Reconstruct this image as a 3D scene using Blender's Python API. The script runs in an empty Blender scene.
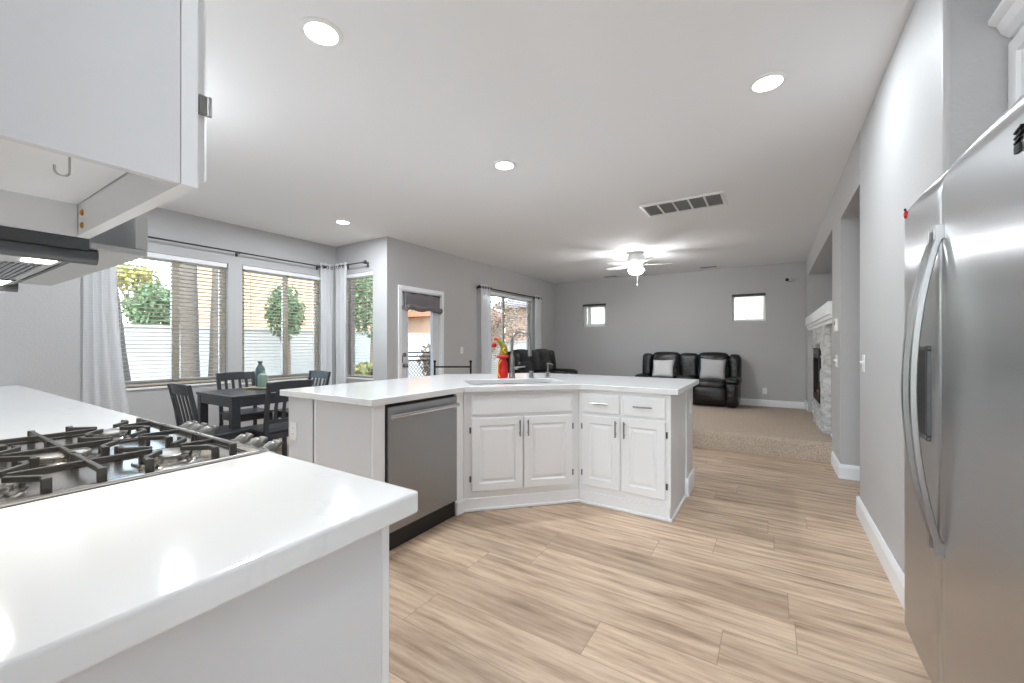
import bpy, bmesh, math, random
from mathutils import Vector, Matrix, Euler
C = bpy.context.scene.collection
SC = bpy.context.scene
PI = math.pi
rnd = random.Random(7)

# ------------------------------------------------------------------ camera, sky, sun, exposure
cam_d = bpy.data.cameras.new('camera'); cam = bpy.data.objects.new('camera', cam_d); C.objects.link(cam)
cam.location = (0, 0, 1.22)
cam.rotation_euler = (PI/2, 0, math.atan(259.5/410))
cam_d.sensor_fit = 'HORIZONTAL'; cam_d.sensor_width = 36; cam_d.lens = 36*410/1024
cam_d.shift_y = 2.5/1024
cam_d.clip_start = 0.02; cam_d.clip_end = 300
SC.camera = cam
SC.view_settings.view_transform = 'Standard'; SC.view_settings.look = 'None'
SC.view_settings.gamma = 1; SC.view_settings.use_curve_mapping = False
SC.view_settings.exposure = 1.06
SC.cycles.max_bounces = 10; SC.cycles.diffuse_bounces = 6; SC.cycles.transparent_max_bounces = 24
SC.cycles.sample_clamp_indirect = 6
w = bpy.data.worlds.new('sky'); SC.world = w; w.use_nodes = True
wn = w.node_tree.nodes; wl = w.node_tree.links
sky = wn.new('ShaderNodeTexSky'); sky.sky_type = 'NISHITA'; sky.sun_disc = False
sky.sun_elevation = math.radians(48); sky.sun_rotation = math.radians(120); sky.air_density = 1.2; sky.dust_density = 0.9
wn['Background'].inputs['Strength'].default_value = 0.85
wl.new(sky.outputs[0], wn['Background'].inputs['Color'])
sun_d = bpy.data.lights.new('sun', 'SUN'); sun = bpy.data.objects.new('sun', sun_d); C.objects.link(sun)
sun_d.energy = 1.5; sun_d.angle = 0.06; sun_d.color = (1, .96, .9)
sun.rotation_euler = (math.radians(40), 0, math.radians(35))     # from behind the house on the camera side
LAMP = 15.0            # recessed lamps, watts
FAN = 66.0             # fan bowl radiance
HOOD = 0.8
FILL_DOME = 44.0            # added dome fill behind the viewer
FILL_DOME2 = 4.5           # added dome fill, hidden above the range aisle

# ------------------------------------------------------------------ materials
def lin(c):
    c /= 255.0
    return c/12.92 if c <= .04045 else ((c+.055)/1.055)**2.4
def rgb(r, g, b): return (lin(r), lin(g), lin(b), 1)
class NT:
    def __init__(s, name):
        s.m = bpy.data.materials.new(name); s.m.use_nodes = True
        s.n = s.m.node_tree.nodes; s.l = s.m.node_tree.links
        s.b = s.n['Principled BSDF']; s.out = s.n['Material Output']
    def new(s, t, **kw):
        x = s.n.new(t)
        for k, v in kw.items(): setattr(x, k, v)
        return x
    def val(s, node, idx, v):
        if isinstance(v, (int, float, tuple)): node.inputs[idx].default_value = v
        else: s.l.new(v, node.inputs[idx])
    def math(s, op, a, b=0.0, c=None):
        x = s.new('ShaderNodeMath', operation=op); s.val(x, 0, a); s.val(x, 1, b)
        if c is not None: s.val(x, 2, c)
        return x.outputs[0]
    def noise(s, scale, detail=3, vec=None, rough=.5):
        x = s.new('ShaderNodeTexNoise'); x.inputs['Scale'].default_value = scale; x.inputs['Detail'].default_value = detail
        x.inputs['Roughness'].default_value = rough
        if vec is not None: s.l.new(vec, x.inputs['Vector'])
        return x
    def coords(s, which='Object'):
        return s.new('ShaderNodeTexCoord').outputs[which]
    def geo(s): return s.new('ShaderNodeNewGeometry').outputs['Position']
    def mapping(s, vec, scale=(1,1,1), loc=(0,0,0), rot=(0,0,0)):
        x = s.new('ShaderNodeMapping'); s.l.new(vec, x.inputs[0])
        x.inputs['Scale'].default_value = scale; x.inputs['Location'].default_value = loc; x.inputs['Rotation'].default_value = rot
        return x.outputs[0]
    def ramp(s, fac, stops):
        x = s.new('ShaderNodeValToRGB'); s.l.new(fac, x.inputs[0])
        e = x.color_ramp.elements
        while len(e) < len(stops): e.new(.5)
        for i, (p, c) in enumerate(stops): e[i].position = p; e[i].color = c
        return x.outputs[0]
    def mix(s, fac, a, b, mode='MIX'):
        x = s.new('ShaderNodeMix', data_type='RGBA', blend_type=mode)
        s.val(x, 0, fac); s.val(x, 6, a); s.val(x, 7, b)
        return x.outputs[2]
    def bump(s, h, strength, dist=.01):
        x = s.new('ShaderNodeBump'); x.inputs['Strength'].default_value = strength; x.inputs['Distance'].default_value = dist
        s.l.new(h, x.inputs['Height']); s.l.new(x.outputs[0], s.b.inputs['Normal'])
    def set(s, color=None, rough=None, metal=None, spec=None, aniso=None):
        if color is not None: s.val(s.b, 'Base Color', color)
        if rough is not None: s.val(s.b, 'Roughness', rough)
        if metal is not None: s.b.inputs['Metallic'].default_value = metal
        if spec is not None: s.b.inputs['Specular IOR Level'].default_value = spec
        if aniso is not None: s.b.inputs['Anisotropic'].default_value = aniso
        return s

def simple(name, col, rough=.5, metal=0, spec=.5, nscale=0, nstr=0, var=0):
    t = NT(name); t.set(col, rough, metal, spec)
    if nscale:
        n = t.noise(nscale, 3, t.coords())
        if nstr: t.bump(n.outputs[0], nstr, .004)
        if var:
            c2 = tuple(max(0, x*(1-var)) for x in col[:3])+(1,)
            t.set(t.mix(n.outputs[0], col, c2))
    return t.m
M = {}
M['wall'] = simple('grey_wall_paint', rgb(189,188,188), .5, spec=.4, nscale=75, nstr=.38, var=.03)
M['ceiling'] = simple('ceiling_paint', rgb(243,243,244), .9, spec=.1, nscale=120, nstr=.08, var=.02)
M['trim'] = simple('white_trim_paint', rgb(240,241,243), .35, nscale=40, nstr=.02)
M['cab'] = simple('white_cabinet_paint', rgb(240,240,241), .38, nscale=60, nstr=.05, var=.015)
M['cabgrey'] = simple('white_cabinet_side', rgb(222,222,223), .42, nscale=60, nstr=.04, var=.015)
M['door'] = simple('door_paint', rgb(222,224,228), .4, nscale=40, nstr=.02)
M['black'] = simple('black_plastic', rgb(16,16,17), .45, nscale=200, nstr=.05)
M['iron'] = simple('cast_iron', rgb(72,69,66), .5, .3, nscale=250, nstr=.25, var=.3)
M['blackmetal'] = simple('black_metal', rgb(22,22,24), .4, .4, nscale=150, nstr=.05)
M['nickel'] = simple('brushed_nickel', rgb(150,148,145), .3, 1, nscale=200, nstr=.02)
M['chrome'] = simple('chrome', rgb(205,205,205), .12, 1, nscale=200, nstr=.01)
M['rod'] = simple('dark_grey_rod', rgb(70,70,72), .4, .7, nscale=100, nstr=.02)
M['plate'] = simple('white_plastic', rgb(240,240,238), .3, nscale=50, nstr=.01)
M['outletdark'] = simple('outlet_slot', rgb(90,90,90), .5, nscale=50, nstr=.01)
M['chairwood'] = simple('charcoal_painted_wood', rgb(52,54,59), .32, nscale=40, nstr=.08, var=.25)
M['red'] = simple('red_felt', rgb(205,20,18), .7, nscale=200, nstr=.2, var=.15)
M['green'] = simple('green_felt', rgb(140,132,40), .8, nscale=60, nstr=.2, var=.35)
M['gold'] = simple('gold_ribbon', rgb(235,170,40), .45, nscale=100, nstr=.05)
M['redgloss'] = simple('red_glossy_ball', rgb(185,18,25), .15, nscale=30, nstr=.01)
M['teal'] = simple('dark_teal_glaze', rgb(88,108,112), .25, nscale=20, nstr=.05, var=.2)
M['sage'] = simple('sage_green_glaze', rgb(140,165,150), .3, nscale=20, nstr=.05, var=.15)
M['bamboo'] = simple('bamboo_tray', rgb(205,188,160), .5, nscale=50, nstr=.1, var=.2)
M['greyfab'] = simple('grey_pillow_fabric', rgb(200,199,199), .95, spec=.1, nscale=120, nstr=.5, var=.22)
M['whitefab'] = simple('white_pillow_fabric', rgb(226,225,224), .95, spec=.1, nscale=150, nstr=.4, var=.08)
M['valance'] = simple('charcoal_shade_fabric', rgb(134,128,131), .9, spec=.1, nscale=60, nstr=.4, var=.25)
M['paper'] = simple('white_paper', rgb(235,235,232), .8, nscale=40, nstr=.05)
M['screw'] = simple('brass_screw', rgb(205,150,60), .35, .8, nscale=60, nstr=.05)
M['grille'] = simple('vent_filter', rgb(150,148,145), .8, nscale=300, nstr=.3, var=.25)
M['darkslot'] = simple('dark_opening', rgb(38,38,38), .8, nscale=40, nstr=.05)
M['knob'] = simple('steel_knob', rgb(128,126,121), .38, .9, nscale=150, nstr=.05)
M['hoodgrey'] = simple('hood_grey_enamel', rgb(176,176,175), .45, .0, nscale=120, nstr=.03)
M['capmetal'] = simple('burner_cap_grey', rgb(150,148,144), .4, .6, nscale=120, nstr=.05, var=.1)
M['darksteel'] = simple('dark_steel', rgb(92,94,96), .35, .8, nscale=150, nstr=.04)
M['vinyl'] = simple('window_vinyl', rgb(216,207,196), .45, nscale=60, nstr=.03)
M['blind'] = simple('cream_slat', rgb(186,174,154), .5, nscale=60, nstr=.03, var=.04)
M['cord'] = simple('blind_cord', rgb(215,210,200), .8, nscale=60, nstr=.03)

def mk_steel(name, col, rough, stretch, bumpw=0, aniso=0):
    t = NT(name); p = t.coords()
    n = t.noise(8, 4, t.mapping(p, stretch)); n2 = t.noise(1.6, 2, t.mapping(p, (.25,.25,1.0)))
    if aniso: t.set(aniso=aniso)
    t.set(t.mix(n.outputs[0], col, tuple(c*.94 for c in col[:3])+(1,)), t.math('MULTIPLY_ADD', n.outputs[0], .06, rough-.03), 1.0)
    if bumpw: t.bump(n2.outputs[0], bumpw, .03)
    return t.m
M['steel'] = mk_steel('stainless_steel_horizontal_grain', rgb(192,192,193), .3, (1,1,60), .06, .85)
M['steelv'] = mk_steel('stainless_steel_vertical_grain', rgb(160,160,160), .45, (30,30,1), .05)
M['handlesteel'] = mk_steel('handle_steel', rgb(175,175,176), .3, (20,20,1))
M['sinksteel'] = mk_steel('sink_steel', rgb(150,150,150), .38, (20,20,20))
M['cookmetal'] = mk_steel('cooktop_steel', rgb(200,196,190), .22, (10,10,10), .02)

def mk_quartz():
    t = NT('white_quartz'); p = t.geo()
    n = t.noise(1.6, 5, p, .62)
    v = t.math('ABSOLUTE', t.math('SUBTRACT', n.outputs[0], .5))
    vein = t.ramp(v, [(0, (1,1,1,1)), (.012, (0,0,0,1))])
    n2 = t.noise(3.1, 2, p); msk = t.ramp(n2.outputs[0], [(.5, (0,0,0,1)), (.72, (1,1,1,1))])
    f = t.math('MULTIPLY', t.math('MULTIPLY', vein, msk), .3)
    t.set(t.mix(f, rgb(232,232,231), rgb(190,191,194)), .08)
    return t.m
M['quartz'] = mk_quartz()

def mk_floor():
    t = NT('oak_vinyl_planks'); p = t.geo()
    sx = t.new('ShaderNodeSeparateXYZ'); t.l.new(p, sx.inputs[0]); X, Y = sx.outputs[0], sx.outputs[1]
    W, L = .2286, 1.22
    ry = t.math('DIVIDE', t.math('SUBTRACT', Y, 1.275), W); row = t.math('FLOOR', ry); fy = t.math('FRACT', ry)
    wn1 = t.new('ShaderNodeTexWhiteNoise', noise_dimensions='1D'); t.l.new(t.math('ADD', row, 11.3), wn1.inputs['W'])
    rx = t.math('ADD', t.math('DIVIDE', X, L), wn1.outputs['Value']); col = t.math('FLOOR', rx); fx = t.math('FRACT', rx)
    cb = t.new('ShaderNodeCombineXYZ'); t.l.new(row, cb.inputs[0]); t.l.new(col, cb.inputs[1])
    wn2 = t.new('ShaderNodeTexWhiteNoise', noise_dimensions='3D'); t.l.new(cb.outputs[0], wn2.inputs['Vector'])
    off = t.new('ShaderNodeVectorMath', operation='MULTIPLY_ADD'); t.l.new(wn2.outputs['Color'], off.inputs[0])
    off.inputs[1].default_value = (40,40,0); t.l.new(p, off.inputs[2])
    g1 = t.noise(1.5, 6, t.mapping(off.outputs[0], (1.4,15,1)), .62)
    g2 = t.noise(1.0, 4, t.mapping(off.outputs[0], (.8,4.5,1)), .6)
    g3 = t.noise(4.0, 6, t.mapping(off.outputs[0], (3.5,75,1)), .7)
    base = t.ramp(g1.outputs[0], [(.30, rgb(146,122,102)), (.45, rgb(190,164,140)), (.62, rgb(218,194,168))])
    tone = t.ramp(wn2.outputs['Value'], [(0, (.74,.72,.71,1)), (.18, (.9,.89,.88,1)), (.5, (1,1,1,1)), (1, (1.10,1.08,1.06,1))])
    c = t.mix(1.0, base, tone, 'MULTIPLY')
    dk = t.ramp(g2.outputs[0], [(.55, (0,0,0,1)), (.8, (1,1,1,1))])
    c = t.mix(t.math('MULTIPLY', dk, .5), c, rgb(122,104,91))
    c = t.mix(t.math('MULTIPLY', t.math('SUBTRACT', g3.outputs[0], .35), .75), c, rgb(128,105,88))
    ey = t.math('MINIMUM', fy, t.math('SUBTRACT', 1, fy)); ex = t.math('MINIMUM', fx, t.math('SUBTRACT', 1, fx))
    sy = t.math('LESS_THAN', ey, .0075); sxx = t.math('LESS_THAN', ex, .0014)
    seam = t.math('MAXIMUM', sy, sxx)
    c = t.mix(t.math('MULTIPLY', seam, .5), c, rgb(104,86,72))
    t.set(c, .42, spec=.35)
    t.bump(t.math('SUBTRACT', t.math('MULTIPLY', g3.outputs[0], .3), seam), .15, .002)
    return t.m
M['floor'] = mk_floor()

def mk_carpet():
    t = NT('beige_carpet'); p = t.geo()
    n = t.noise(125, 3, p, .65); n2 = t.noise(6, 3, p)
    c = t.ramp(n.outputs[0], [(.28, rgb(132,118,105)), (.5, rgb(198,180,162)), (.72, rgb(238,221,203))])
    c = t.mix(t.math('MULTIPLY', n2.outputs[0], .3), c, rgb(166,147,128))
    t.set(c, 1.0, spec=.05); t.bump(n.outputs[0], .9, .012)
    return t.m
M['carpet'] = mk_carpet()

def mk_leather():
    t = NT('black_leather'); p = t.coords()
    n = t.noise(14, 4, p); v = t.new('ShaderNodeTexVoronoi'); v.inputs['Scale'].default_value = 90; t.l.new(p, v.inputs['Vector'])
    t.set(t.mix(n.outputs[0], rgb(9,9,9), rgb(20,19,19)), .24, spec=.55)
    t.bump(t.math('ADD', n.outputs[0], t.math('MULTIPLY', v.outputs[0], .15)), .5, .02)
    return t.m
M['leather'] = mk_leather()

def mk_sheer():
    t = NT('white_sheer_curtain'); p = t.coords()
    n = t.noise(45, 2, t.mapping(p, (1,1,1.6)))
    wv = t.new('ShaderNodeTexWave', wave_type='BANDS', bands_direction='Z'); wv.inputs['Scale'].default_value = 11; t.l.new(p, wv.inputs['Vector'])
    col = t.mix(t.math('MULTIPLY', wv.outputs[0], .25), rgb(247,247,248), rgb(225,225,228))
    d = t.new('ShaderNodeBsdfDiffuse'); t.l.new(col, d.inputs[0]); tr = t.new('ShaderNodeBsdfTranslucent'); t.l.new(col, tr.inputs[0])
    m1 = t.new('ShaderNodeMixShader'); m1.inputs[0].default_value = .45; t.l.new(d.outputs[0], m1.inputs[1]); t.l.new(tr.outputs[0], m1.inputs[2])
    tp = t.new('ShaderNodeBsdfTransparent'); m2 = t.new('ShaderNodeMixShader')
    t.l.new(t.math('MULTIPLY_ADD', n.outputs[0], .1, .04), m2.inputs[0])
    t.l.new(m1.outputs[0], m2.inputs[1]); t.l.new(tp.outputs[0], m2.inputs[2]); t.l.new(m2.outputs[0], t.out.inputs[0])
    return t.m
M['sheer'] = mk_sheer()

def mk_glass(name, tint=(1,1,1,1)):
    t = NT(name)
    g = t.new('ShaderNodeBsdfGlossy'); g.inputs['Roughness'].default_value = .02
    tp = t.new('ShaderNodeBsdfTransparent'); tp.inputs[0].default_value = tint
    lw = t.new('ShaderNodeLayerWeight'); lw.inputs['Blend'].default_value = .5
    fac = t.math('MULTIPLY_ADD', t.math('POWER', lw.outputs['Facing'], 5.0), .7, .03)
    m = t.new('ShaderNodeMixShader'); t.l.new(fac, m.inputs[0]); t.l.new(tp.outputs[0], m.inputs[1]); t.l.new(g.outputs[0], m.inputs[2])
    t.l.new(m.outputs[0], t.out.inputs[0])
    return t.m
M['glass'] = mk_glass('window_glass', (.96,.97,.97,1))
def mk_frost():
    t = NT('frosted_glass'); n = t.noise(3, 2, t.coords())
    tl = t.new('ShaderNodeBsdfTranslucent'); t.l.new(t.mix(n.outputs[0], rgb(226,220,200), rgb(200,198,184)), tl.inputs[0])
    tp = t.new('ShaderNodeBsdfTransparent'); m = t.new('ShaderNodeMixShader'); m.inputs[0].default_value = .12
    t.l.new(tl.outputs[0], m.inputs[1]); t.l.new(tp.outputs[0], m.inputs[2]); t.l.new(m.outputs[0], t.out.inputs[0])
    return t.m
M['frost'] = mk_frost()
def emit(name, col, s):
    t = NT(name); e = t.new('ShaderNodeEmission'); e.inputs[0].default_value = col; e.inputs[1].default_value = s
    t.l.new(e.outputs[0], t.out.inputs[0]); return t.m
M['lens'] = emit('led_lens', (1,.99,.97,1), 8)
M['bowl'] = emit('glowing_glass_bowl', (.97,.985,1,1), FAN)
M['dome'] = emit('fill_dome_glow', (1,.99,.97,1), 6)  # glow for the added fill domes
M['hoodlamp'] = emit('hood_lamp', (1,.96,.88,1), 5)
def mk_flame():
    t = NT('electric_flame'); p = t.geo()
    sx = t.new('ShaderNodeSeparateXYZ'); t.l.new(p, sx.inputs[0])
    n = t.noise(9, 4, t.mapping(p, (1,1,.5)))
    h = t.math('SUBTRACT', n.outputs[0], t.math('MULTIPLY', t.math('SUBTRACT', sx.outputs[2], .55), .9))
    c = t.ramp(h, [(.38, (0.004,.003,.003,1)), (.5, (.5,.06,.01,1)), (.62, (1,.3,.05,1))])
    e = t.new('ShaderNodeEmission'); t.l.new(c, e.inputs[0]); e.inputs[1].default_value = .9
    t.l.new(e.outputs[0], t.out.inputs[0]); return t.m
M['flame'] = mk_flame()
def mk_stone():
    t = NT('stacked_white_ledgestone'); p = t.geo()
    n = t.noise(9, 6, t.mapping(p, (1,1,2.2)), .7); n2 = t.noise(34, 5, p, .7)
    c = t.ramp(n.outputs[0], [(.32, rgb(158,158,162)), (.5, rgb(212,211,209)), (.66, rgb(242,241,239))])
    t.set(t.mix(t.math('MULTIPLY', n2.outputs[0], .35), c, rgb(176,175,176)), .8)
    t.bump(n2.outputs[0], .8, .02)
    return t.m
M['stone'] = mk_stone()
# outdoors
M['blockwall'] = simple('cream_block_wall', rgb(172,169,157), .9, spec=.1, nscale=6, nstr=.2, var=.12)
M['bark'] = simple('palm_bark', rgb(120,110,97), .95, spec=.1, nscale=14, nstr=.9, var=.45)
M['leaf'] = simple('green_leaves', rgb(98,122,74), .6, nscale=3, var=.4)
M['leafy'] = simple('yellow_green_leaves', rgb(168,160,80), .6, nscale=3, var=.35)
M['twig'] = simple('brown_branches', rgb(126,106,84), .9, nscale=8, var=.4)
M['stuccopeach'] = simple('peach_stucco', rgb(176,148,116), .9, spec=.1, nscale=30, nstr=.2, var=.08)
M['stuccobrown'] = simple('brown_stucco', rgb(165,136,112), .9, spec=.1, nscale=30, nstr=.2, var=.08)
M['rooftile'] = simple('terracotta_roof', rgb(176,122,94), .9, spec=.1, nscale=18, nstr=.6, var=.35)
M['roofgrey'] = simple('grey_roof', rgb(150,140,132), .9, spec=.1, nscale=18, nstr=.6, var=.3)
M['ground'] = simple('patio_concrete', rgb(190,184,174), .9, spec=.1, nscale=3, nstr=.2, var=.2)
M['darkpane'] = simple('dark_window_pane', rgb(70,78,86), .1, nscale=5, var=.2)

# ------------------------------------------------------------------ mesh building
class MB:
    def __init__(s): s.bm = bmesh.new()
    def box(s, x0, x1, y0, y1, z0, z1, rot=None):
        vs = [s.bm.verts.new((x, y, z)) for x in (x0, x1) for y in (y0, y1) for z in (z0, z1)]
        for f in ((0,1,3,2),(4,6,7,5),(0,4,5,1),(2,3,7,6),(0,2,6,4),(1,5,7,3)): s.bm.faces.new([vs[i] for i in f])
        if rot is not None: bmesh.ops.transform(s.bm, matrix=rot, verts=vs)
        return s
    def beam(s, p, q, wd, ht, up=(0,0,1)):
        p, q = Vector(p), Vector(q); d = (q-p).normalized(); u = Vector(up)
        if abs(d.dot(u)) > .98: u = Vector((0,1,0))
        r = d.cross(u).normalized(); u = r.cross(d).normalized()
        a = [s.bm.verts.new(e + r*i*wd/2 + u*j*ht/2) for e in (p, q) for i, j in ((-1,-1),(1,-1),(1,1),(-1,1))]
        for f in ((3,2,1,0),(4,5,6,7),(0,1,5,4),(1,2,6,5),(2,3,7,6),(3,0,4,7)): s.bm.faces.new([a[i] for i in f])
        return s
    def sweep(s, pts, wy, tx):
        pts = [Vector(p) for p in pts]; rings = []
        for i, p in enumerate(pts):
            t = (pts[min(i+1, len(pts)-1)]-pts[max(i-1, 0)]).normalized(); u = Vector((0,1,0)); v = t.cross(u).normalized()
            prof = [(-.5,-.32),(-.36,-.5),(.36,-.5),(.5,-.32),(.5,.5),(-.5,.5)]
            rings.append([s.bm.verts.new(p+u*a*wy-v*b*-tx) for a, b in prof])
        for a, b in zip(rings, rings[1:]):
            for k in range(6): s.bm.faces.new((a[k], a[(k+1)%6], b[(k+1)%6], b[k]))
        s.bm.faces.new(rings[0][::-1]); s.bm.faces.new(rings[-1]); return s
    def tube(s, pts, r, n=12, cap=True):
        pts = [Vector(p) for p in pts]; rings = []
        rs = r if isinstance(r, (list, tuple)) else [r]*len(pts)
        t0 = (pts[1]-pts[0]).normalized(); u = t0.orthogonal().normalized()
        for i, p in enumerate(pts):
            a = pts[max(i-1, 0)]; b = pts[min(i+1, len(pts)-1)]; t = (b-a).normalized()
            u = (u - t*u.dot(t)).normalized(); v = t.cross(u)
            rings.append([s.bm.verts.new(p + (u*math.cos(2*PI*k/n) + v*math.sin(2*PI*k/n))*rs[i]) for k in range(n)])
        for i in range(len(rings)-1):
            for k in range(n): s.bm.faces.new((rings[i][k], rings[i][(k+1)%n], rings[i+1][(k+1)%n], rings[i+1][k]))
        if cap: s.bm.faces.new(rings[0][::-1]); s.bm.faces.new(rings[-1])
        return s
    def lathe(s, prof, c=(0,0,0), n=24, mat=None):
        rings = []
        for r, z in prof:
            if r < 1e-5: rings.append([s.bm.verts.new((0, 0, z))])
            else: rings.append([s.bm.verts.new((r*math.cos(2*PI*k/n), r*math.sin(2*PI*k/n), z)) for k in range(n)])
        for a, b in zip(rings, rings[1:]):
            for k in range(n):
                l = (k+1) % n
                if len(a) == 1 and len(b) == 1: continue
                if len(a) == 1: s.bm.faces.new((a[0], b[l], b[k]))
                elif len(b) == 1: s.bm.faces.new((a[k], a[l], b[0]))
                else: s.bm.faces.new((a[k], a[l], b[l], b[k]))
        if len(rings[0]) > 1: s.bm.faces.new(rings[0][::-1])
        if len(rings[-1]) > 1: s.bm.faces.new(rings[-1])
        mm = Matrix.Translation(c) @ (mat if mat else Matrix.Identity(4))
        bmesh.ops.transform(s.bm, matrix=mm, verts=[v for r in rings for v in r])
        return s
    def prism(s, poly, z0, z1, hole=None):
        if not hole:
            a = [s.bm.verts.new((x, y, z0)) for x, y in poly]; b = [s.bm.verts.new((x, y, z1)) for x, y in poly]
            n = len(poly); s.bm.faces.new(a[::-1]); s.bm.faces.new(b)
            for k in range(n): s.bm.faces.new((a[k], a[(k+1)%n], b[(k+1)%n], b[k]))
            return s
        for z in (z0, z1):
            ed = []; 
            for lp in (poly, hole):
                v = [s.bm.verts.new((x, y, z)) for x, y in lp]
                ed += [s.bm.edges.new((v[k], v[(k+1)%len(v)])) for k in range(len(v))]
            bmesh.ops.triangle_fill(s.bm, use_beauty=True, edges=ed)
        s.bm.verts.ensure_lookup_table()
        n1, n2 = len(poly), len(hole); V = s.bm.verts; base = len(V)-2*(n1+n2)
        for st, n in ((0, n1), (n1, n2)):
            for k in range(n):
                a, b = V[base+st+k], V[base+st+(k+1)%n]; c, d = V[base+n1+n2+st+(k+1)%n], V[base+n1+n2+st+k]
                s.bm.faces.new((a, b, c, d))
        return s
    def rbox(s, c, size, r, n=8, rot=None, bulge=0):
        h = Vector(size)/2; r = min(r, h.x, h.y, h.z); c = Vector(c); cache = {}
        R = rot if rot is not None else Matrix.Identity(3)
        def vert(i, j, k):
            key = (i, j, k)
            if key in cache: return cache[key]
            q = Vector((2*i/n-1, 2*j/n-1, 2*k/n-1))
            # spread grid lines toward the edges
            q = Vector([math.copysign(abs(x)**.7, x) for x in q])
            p = Vector((q.x*h.x, q.y*h.y, q.z*h.z))
            inn = Vector([max(-(h[a]-r), min(h[a]-r, p[a])) for a in range(3)])
            d = p-inn
            if d.length > 1e-9: p = inn + d.normalized()*r
            if bulge:
                f = (1-q.x**2)*(1-q.y**2) if abs(q.z) > .99 else (1-q.x**2)*(1-q.z**2) if abs(q.y) > .99 else (1-q.y**2)*(1-q.z**2)
                ax = 2 if abs(q.z) > .99 else 1 if abs(q.y) > .99 else 0
                p[ax] += math.copysign(bulge*f, p[ax])
            v = s.bm.verts.new(c + R @ p); cache[key] = v; return v
        for a in range(n):
            for b in range(n):
                for e in (0, n):
                    for pl in ((lambda x, y: (x, y, e)), (lambda x, y: (e, x, y)), (lambda x, y: (y, e, x))):
                        q = [vert(*pl(a, b)), vert(*pl(a+1, b)), vert(*pl(a+1, b+1)), vert(*pl(a, b+1))]
                        s.bm.faces.new(q if e else q[::-1])
        return s
    def sphere(s, c, r, n=12, sc=(1,1,1)):
        prof = [(r*math.sin(PI*i/n), -r*math.cos(PI*i/n)) for i in range(n+1)]
        prof[0] = (0, -r); prof[-1] = (0, r)
        return s.lathe(prof, c, n*2, Matrix.Diagonal((*sc, 1)))
    def build(s, name, mat, parent=None, bevel=0, smooth=False, seg=2, world=True, angle=35):
        bm = s.bm
        bmesh.ops.recalc_face_normals(bm, faces=bm.faces)
        if parent is not None and world:
            off = Vector((0,0,0)); q = parent
            while q is not None: off += q.location; q = q.parent
            bmesh.ops.translate(bm, vec=-off, verts=bm.verts)
        me = bpy.data.meshes.new(name); bm.to_mesh(me); bm.free()
        o = bpy.data.objects.new(name, me); C.objects.link(o)
        me.materials.append(mat)
        if smooth:
            for p in me.polygons: p.use_smooth = True
            me.set_sharp_from_angle(angle=math.radians(angle))
        if bevel:
            b = o.modifiers.new('bevel', 'BEVEL'); b.width = bevel; b.segments = seg; b.limit_method = 'ANGLE'; b.angle_limit = math.radians(40); b.harden_normals = False
        if parent is not None: o.parent = parent
        return o
def tag(o, label, cat, group=None):
    o['label'] = label; o['category'] = cat
    if group: o['group'] = group
    return o
def thing(name, label, cat, loc=(0,0,0), rotz=0, group=None):
    o = bpy.data.objects.new(name, None); C.objects.link(o); o.location = loc; o.rotation_euler = (0,0,rotz); o.empty_display_size = .1
    return tag(o, label, cat, group)
def dup(root, loc, rotz, label, group=None):
    r = root.copy(); C.objects.link(r); r.location = loc; r.rotation_euler = (0,0,rotz); r['label'] = label
    if group: r['group'] = group
    for ch in list(root.children):
        c = ch.copy(); C.objects.link(c); c.parent = r
        for g in list(ch.children):
            d = g.copy(); C.objects.link(d); d.parent = c
    return r
def struct(o, label=None, cat=None):
    o['kind'] = 'structure'
    if label: o['label'] = label
    if cat: o['category'] = cat
    return o
def cut(u0, u1, z0, z1, holes):
    us = sorted({u0, u1, *[h[0] for h in holes], *[h[1] for h in holes]}); zs = sorted({z0, z1, *[h[2] for h in holes], *[h[3] for h in holes]})
    for a, b in zip(us, us[1:]):
        for c, d in zip(zs, zs[1:]):
            mu, mz = (a+b)/2, (c+d)/2
            if not any(h[0] < mu < h[1] and h[2] < mz < h[3] for h in holes): yield a, b, c, d
H = 2.735
XW, XB, YJ, YF, XR, XK = -5.75, -4.58, 3.94, 9.25, .53, -4.75

# ------------------------------------------------------------------ room shell
struct(MB().box(-6.0, 2.6, -2.8, 5.29, -.12, 0).build('floor', M['floor']), 'light oak plank floor of the kitchen and dining nook', 'floor')
fb = MB()      # raised carpeted family-room floor: rounded nosing, then gently falling towards the far wall
prof = [(5.29,-.12),(5.29,.15),(5.293,.175),(5.303,.193),(5.32,.203),(5.345,.206),(9.32,.02),(9.32,-.12)]
a = [fb.bm.verts.new((-4.66, y, z)) for y, z in prof]; b = [fb.bm.verts.new((1.1, y, z)) for y, z in prof]
fb.bm.faces.new(a); fb.bm.faces.new(b[::-1])
for k in range(len(prof)): fb.bm.faces.new((a[k], b[k], b[(k+1)%len(prof)], a[(k+1)%len(prof)]))
struct(fb.build('floor', M['carpet'], smooth=True, angle=50), 'beige carpeted step and raised floor of the family room', 'floor')
struct(MB().box(-6.0, 2.6, -2.8, 9.5, H, H+.15).build('ceiling', M['ceiling']), 'smooth white ceiling over the whole open room', 'ceiling')

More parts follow.
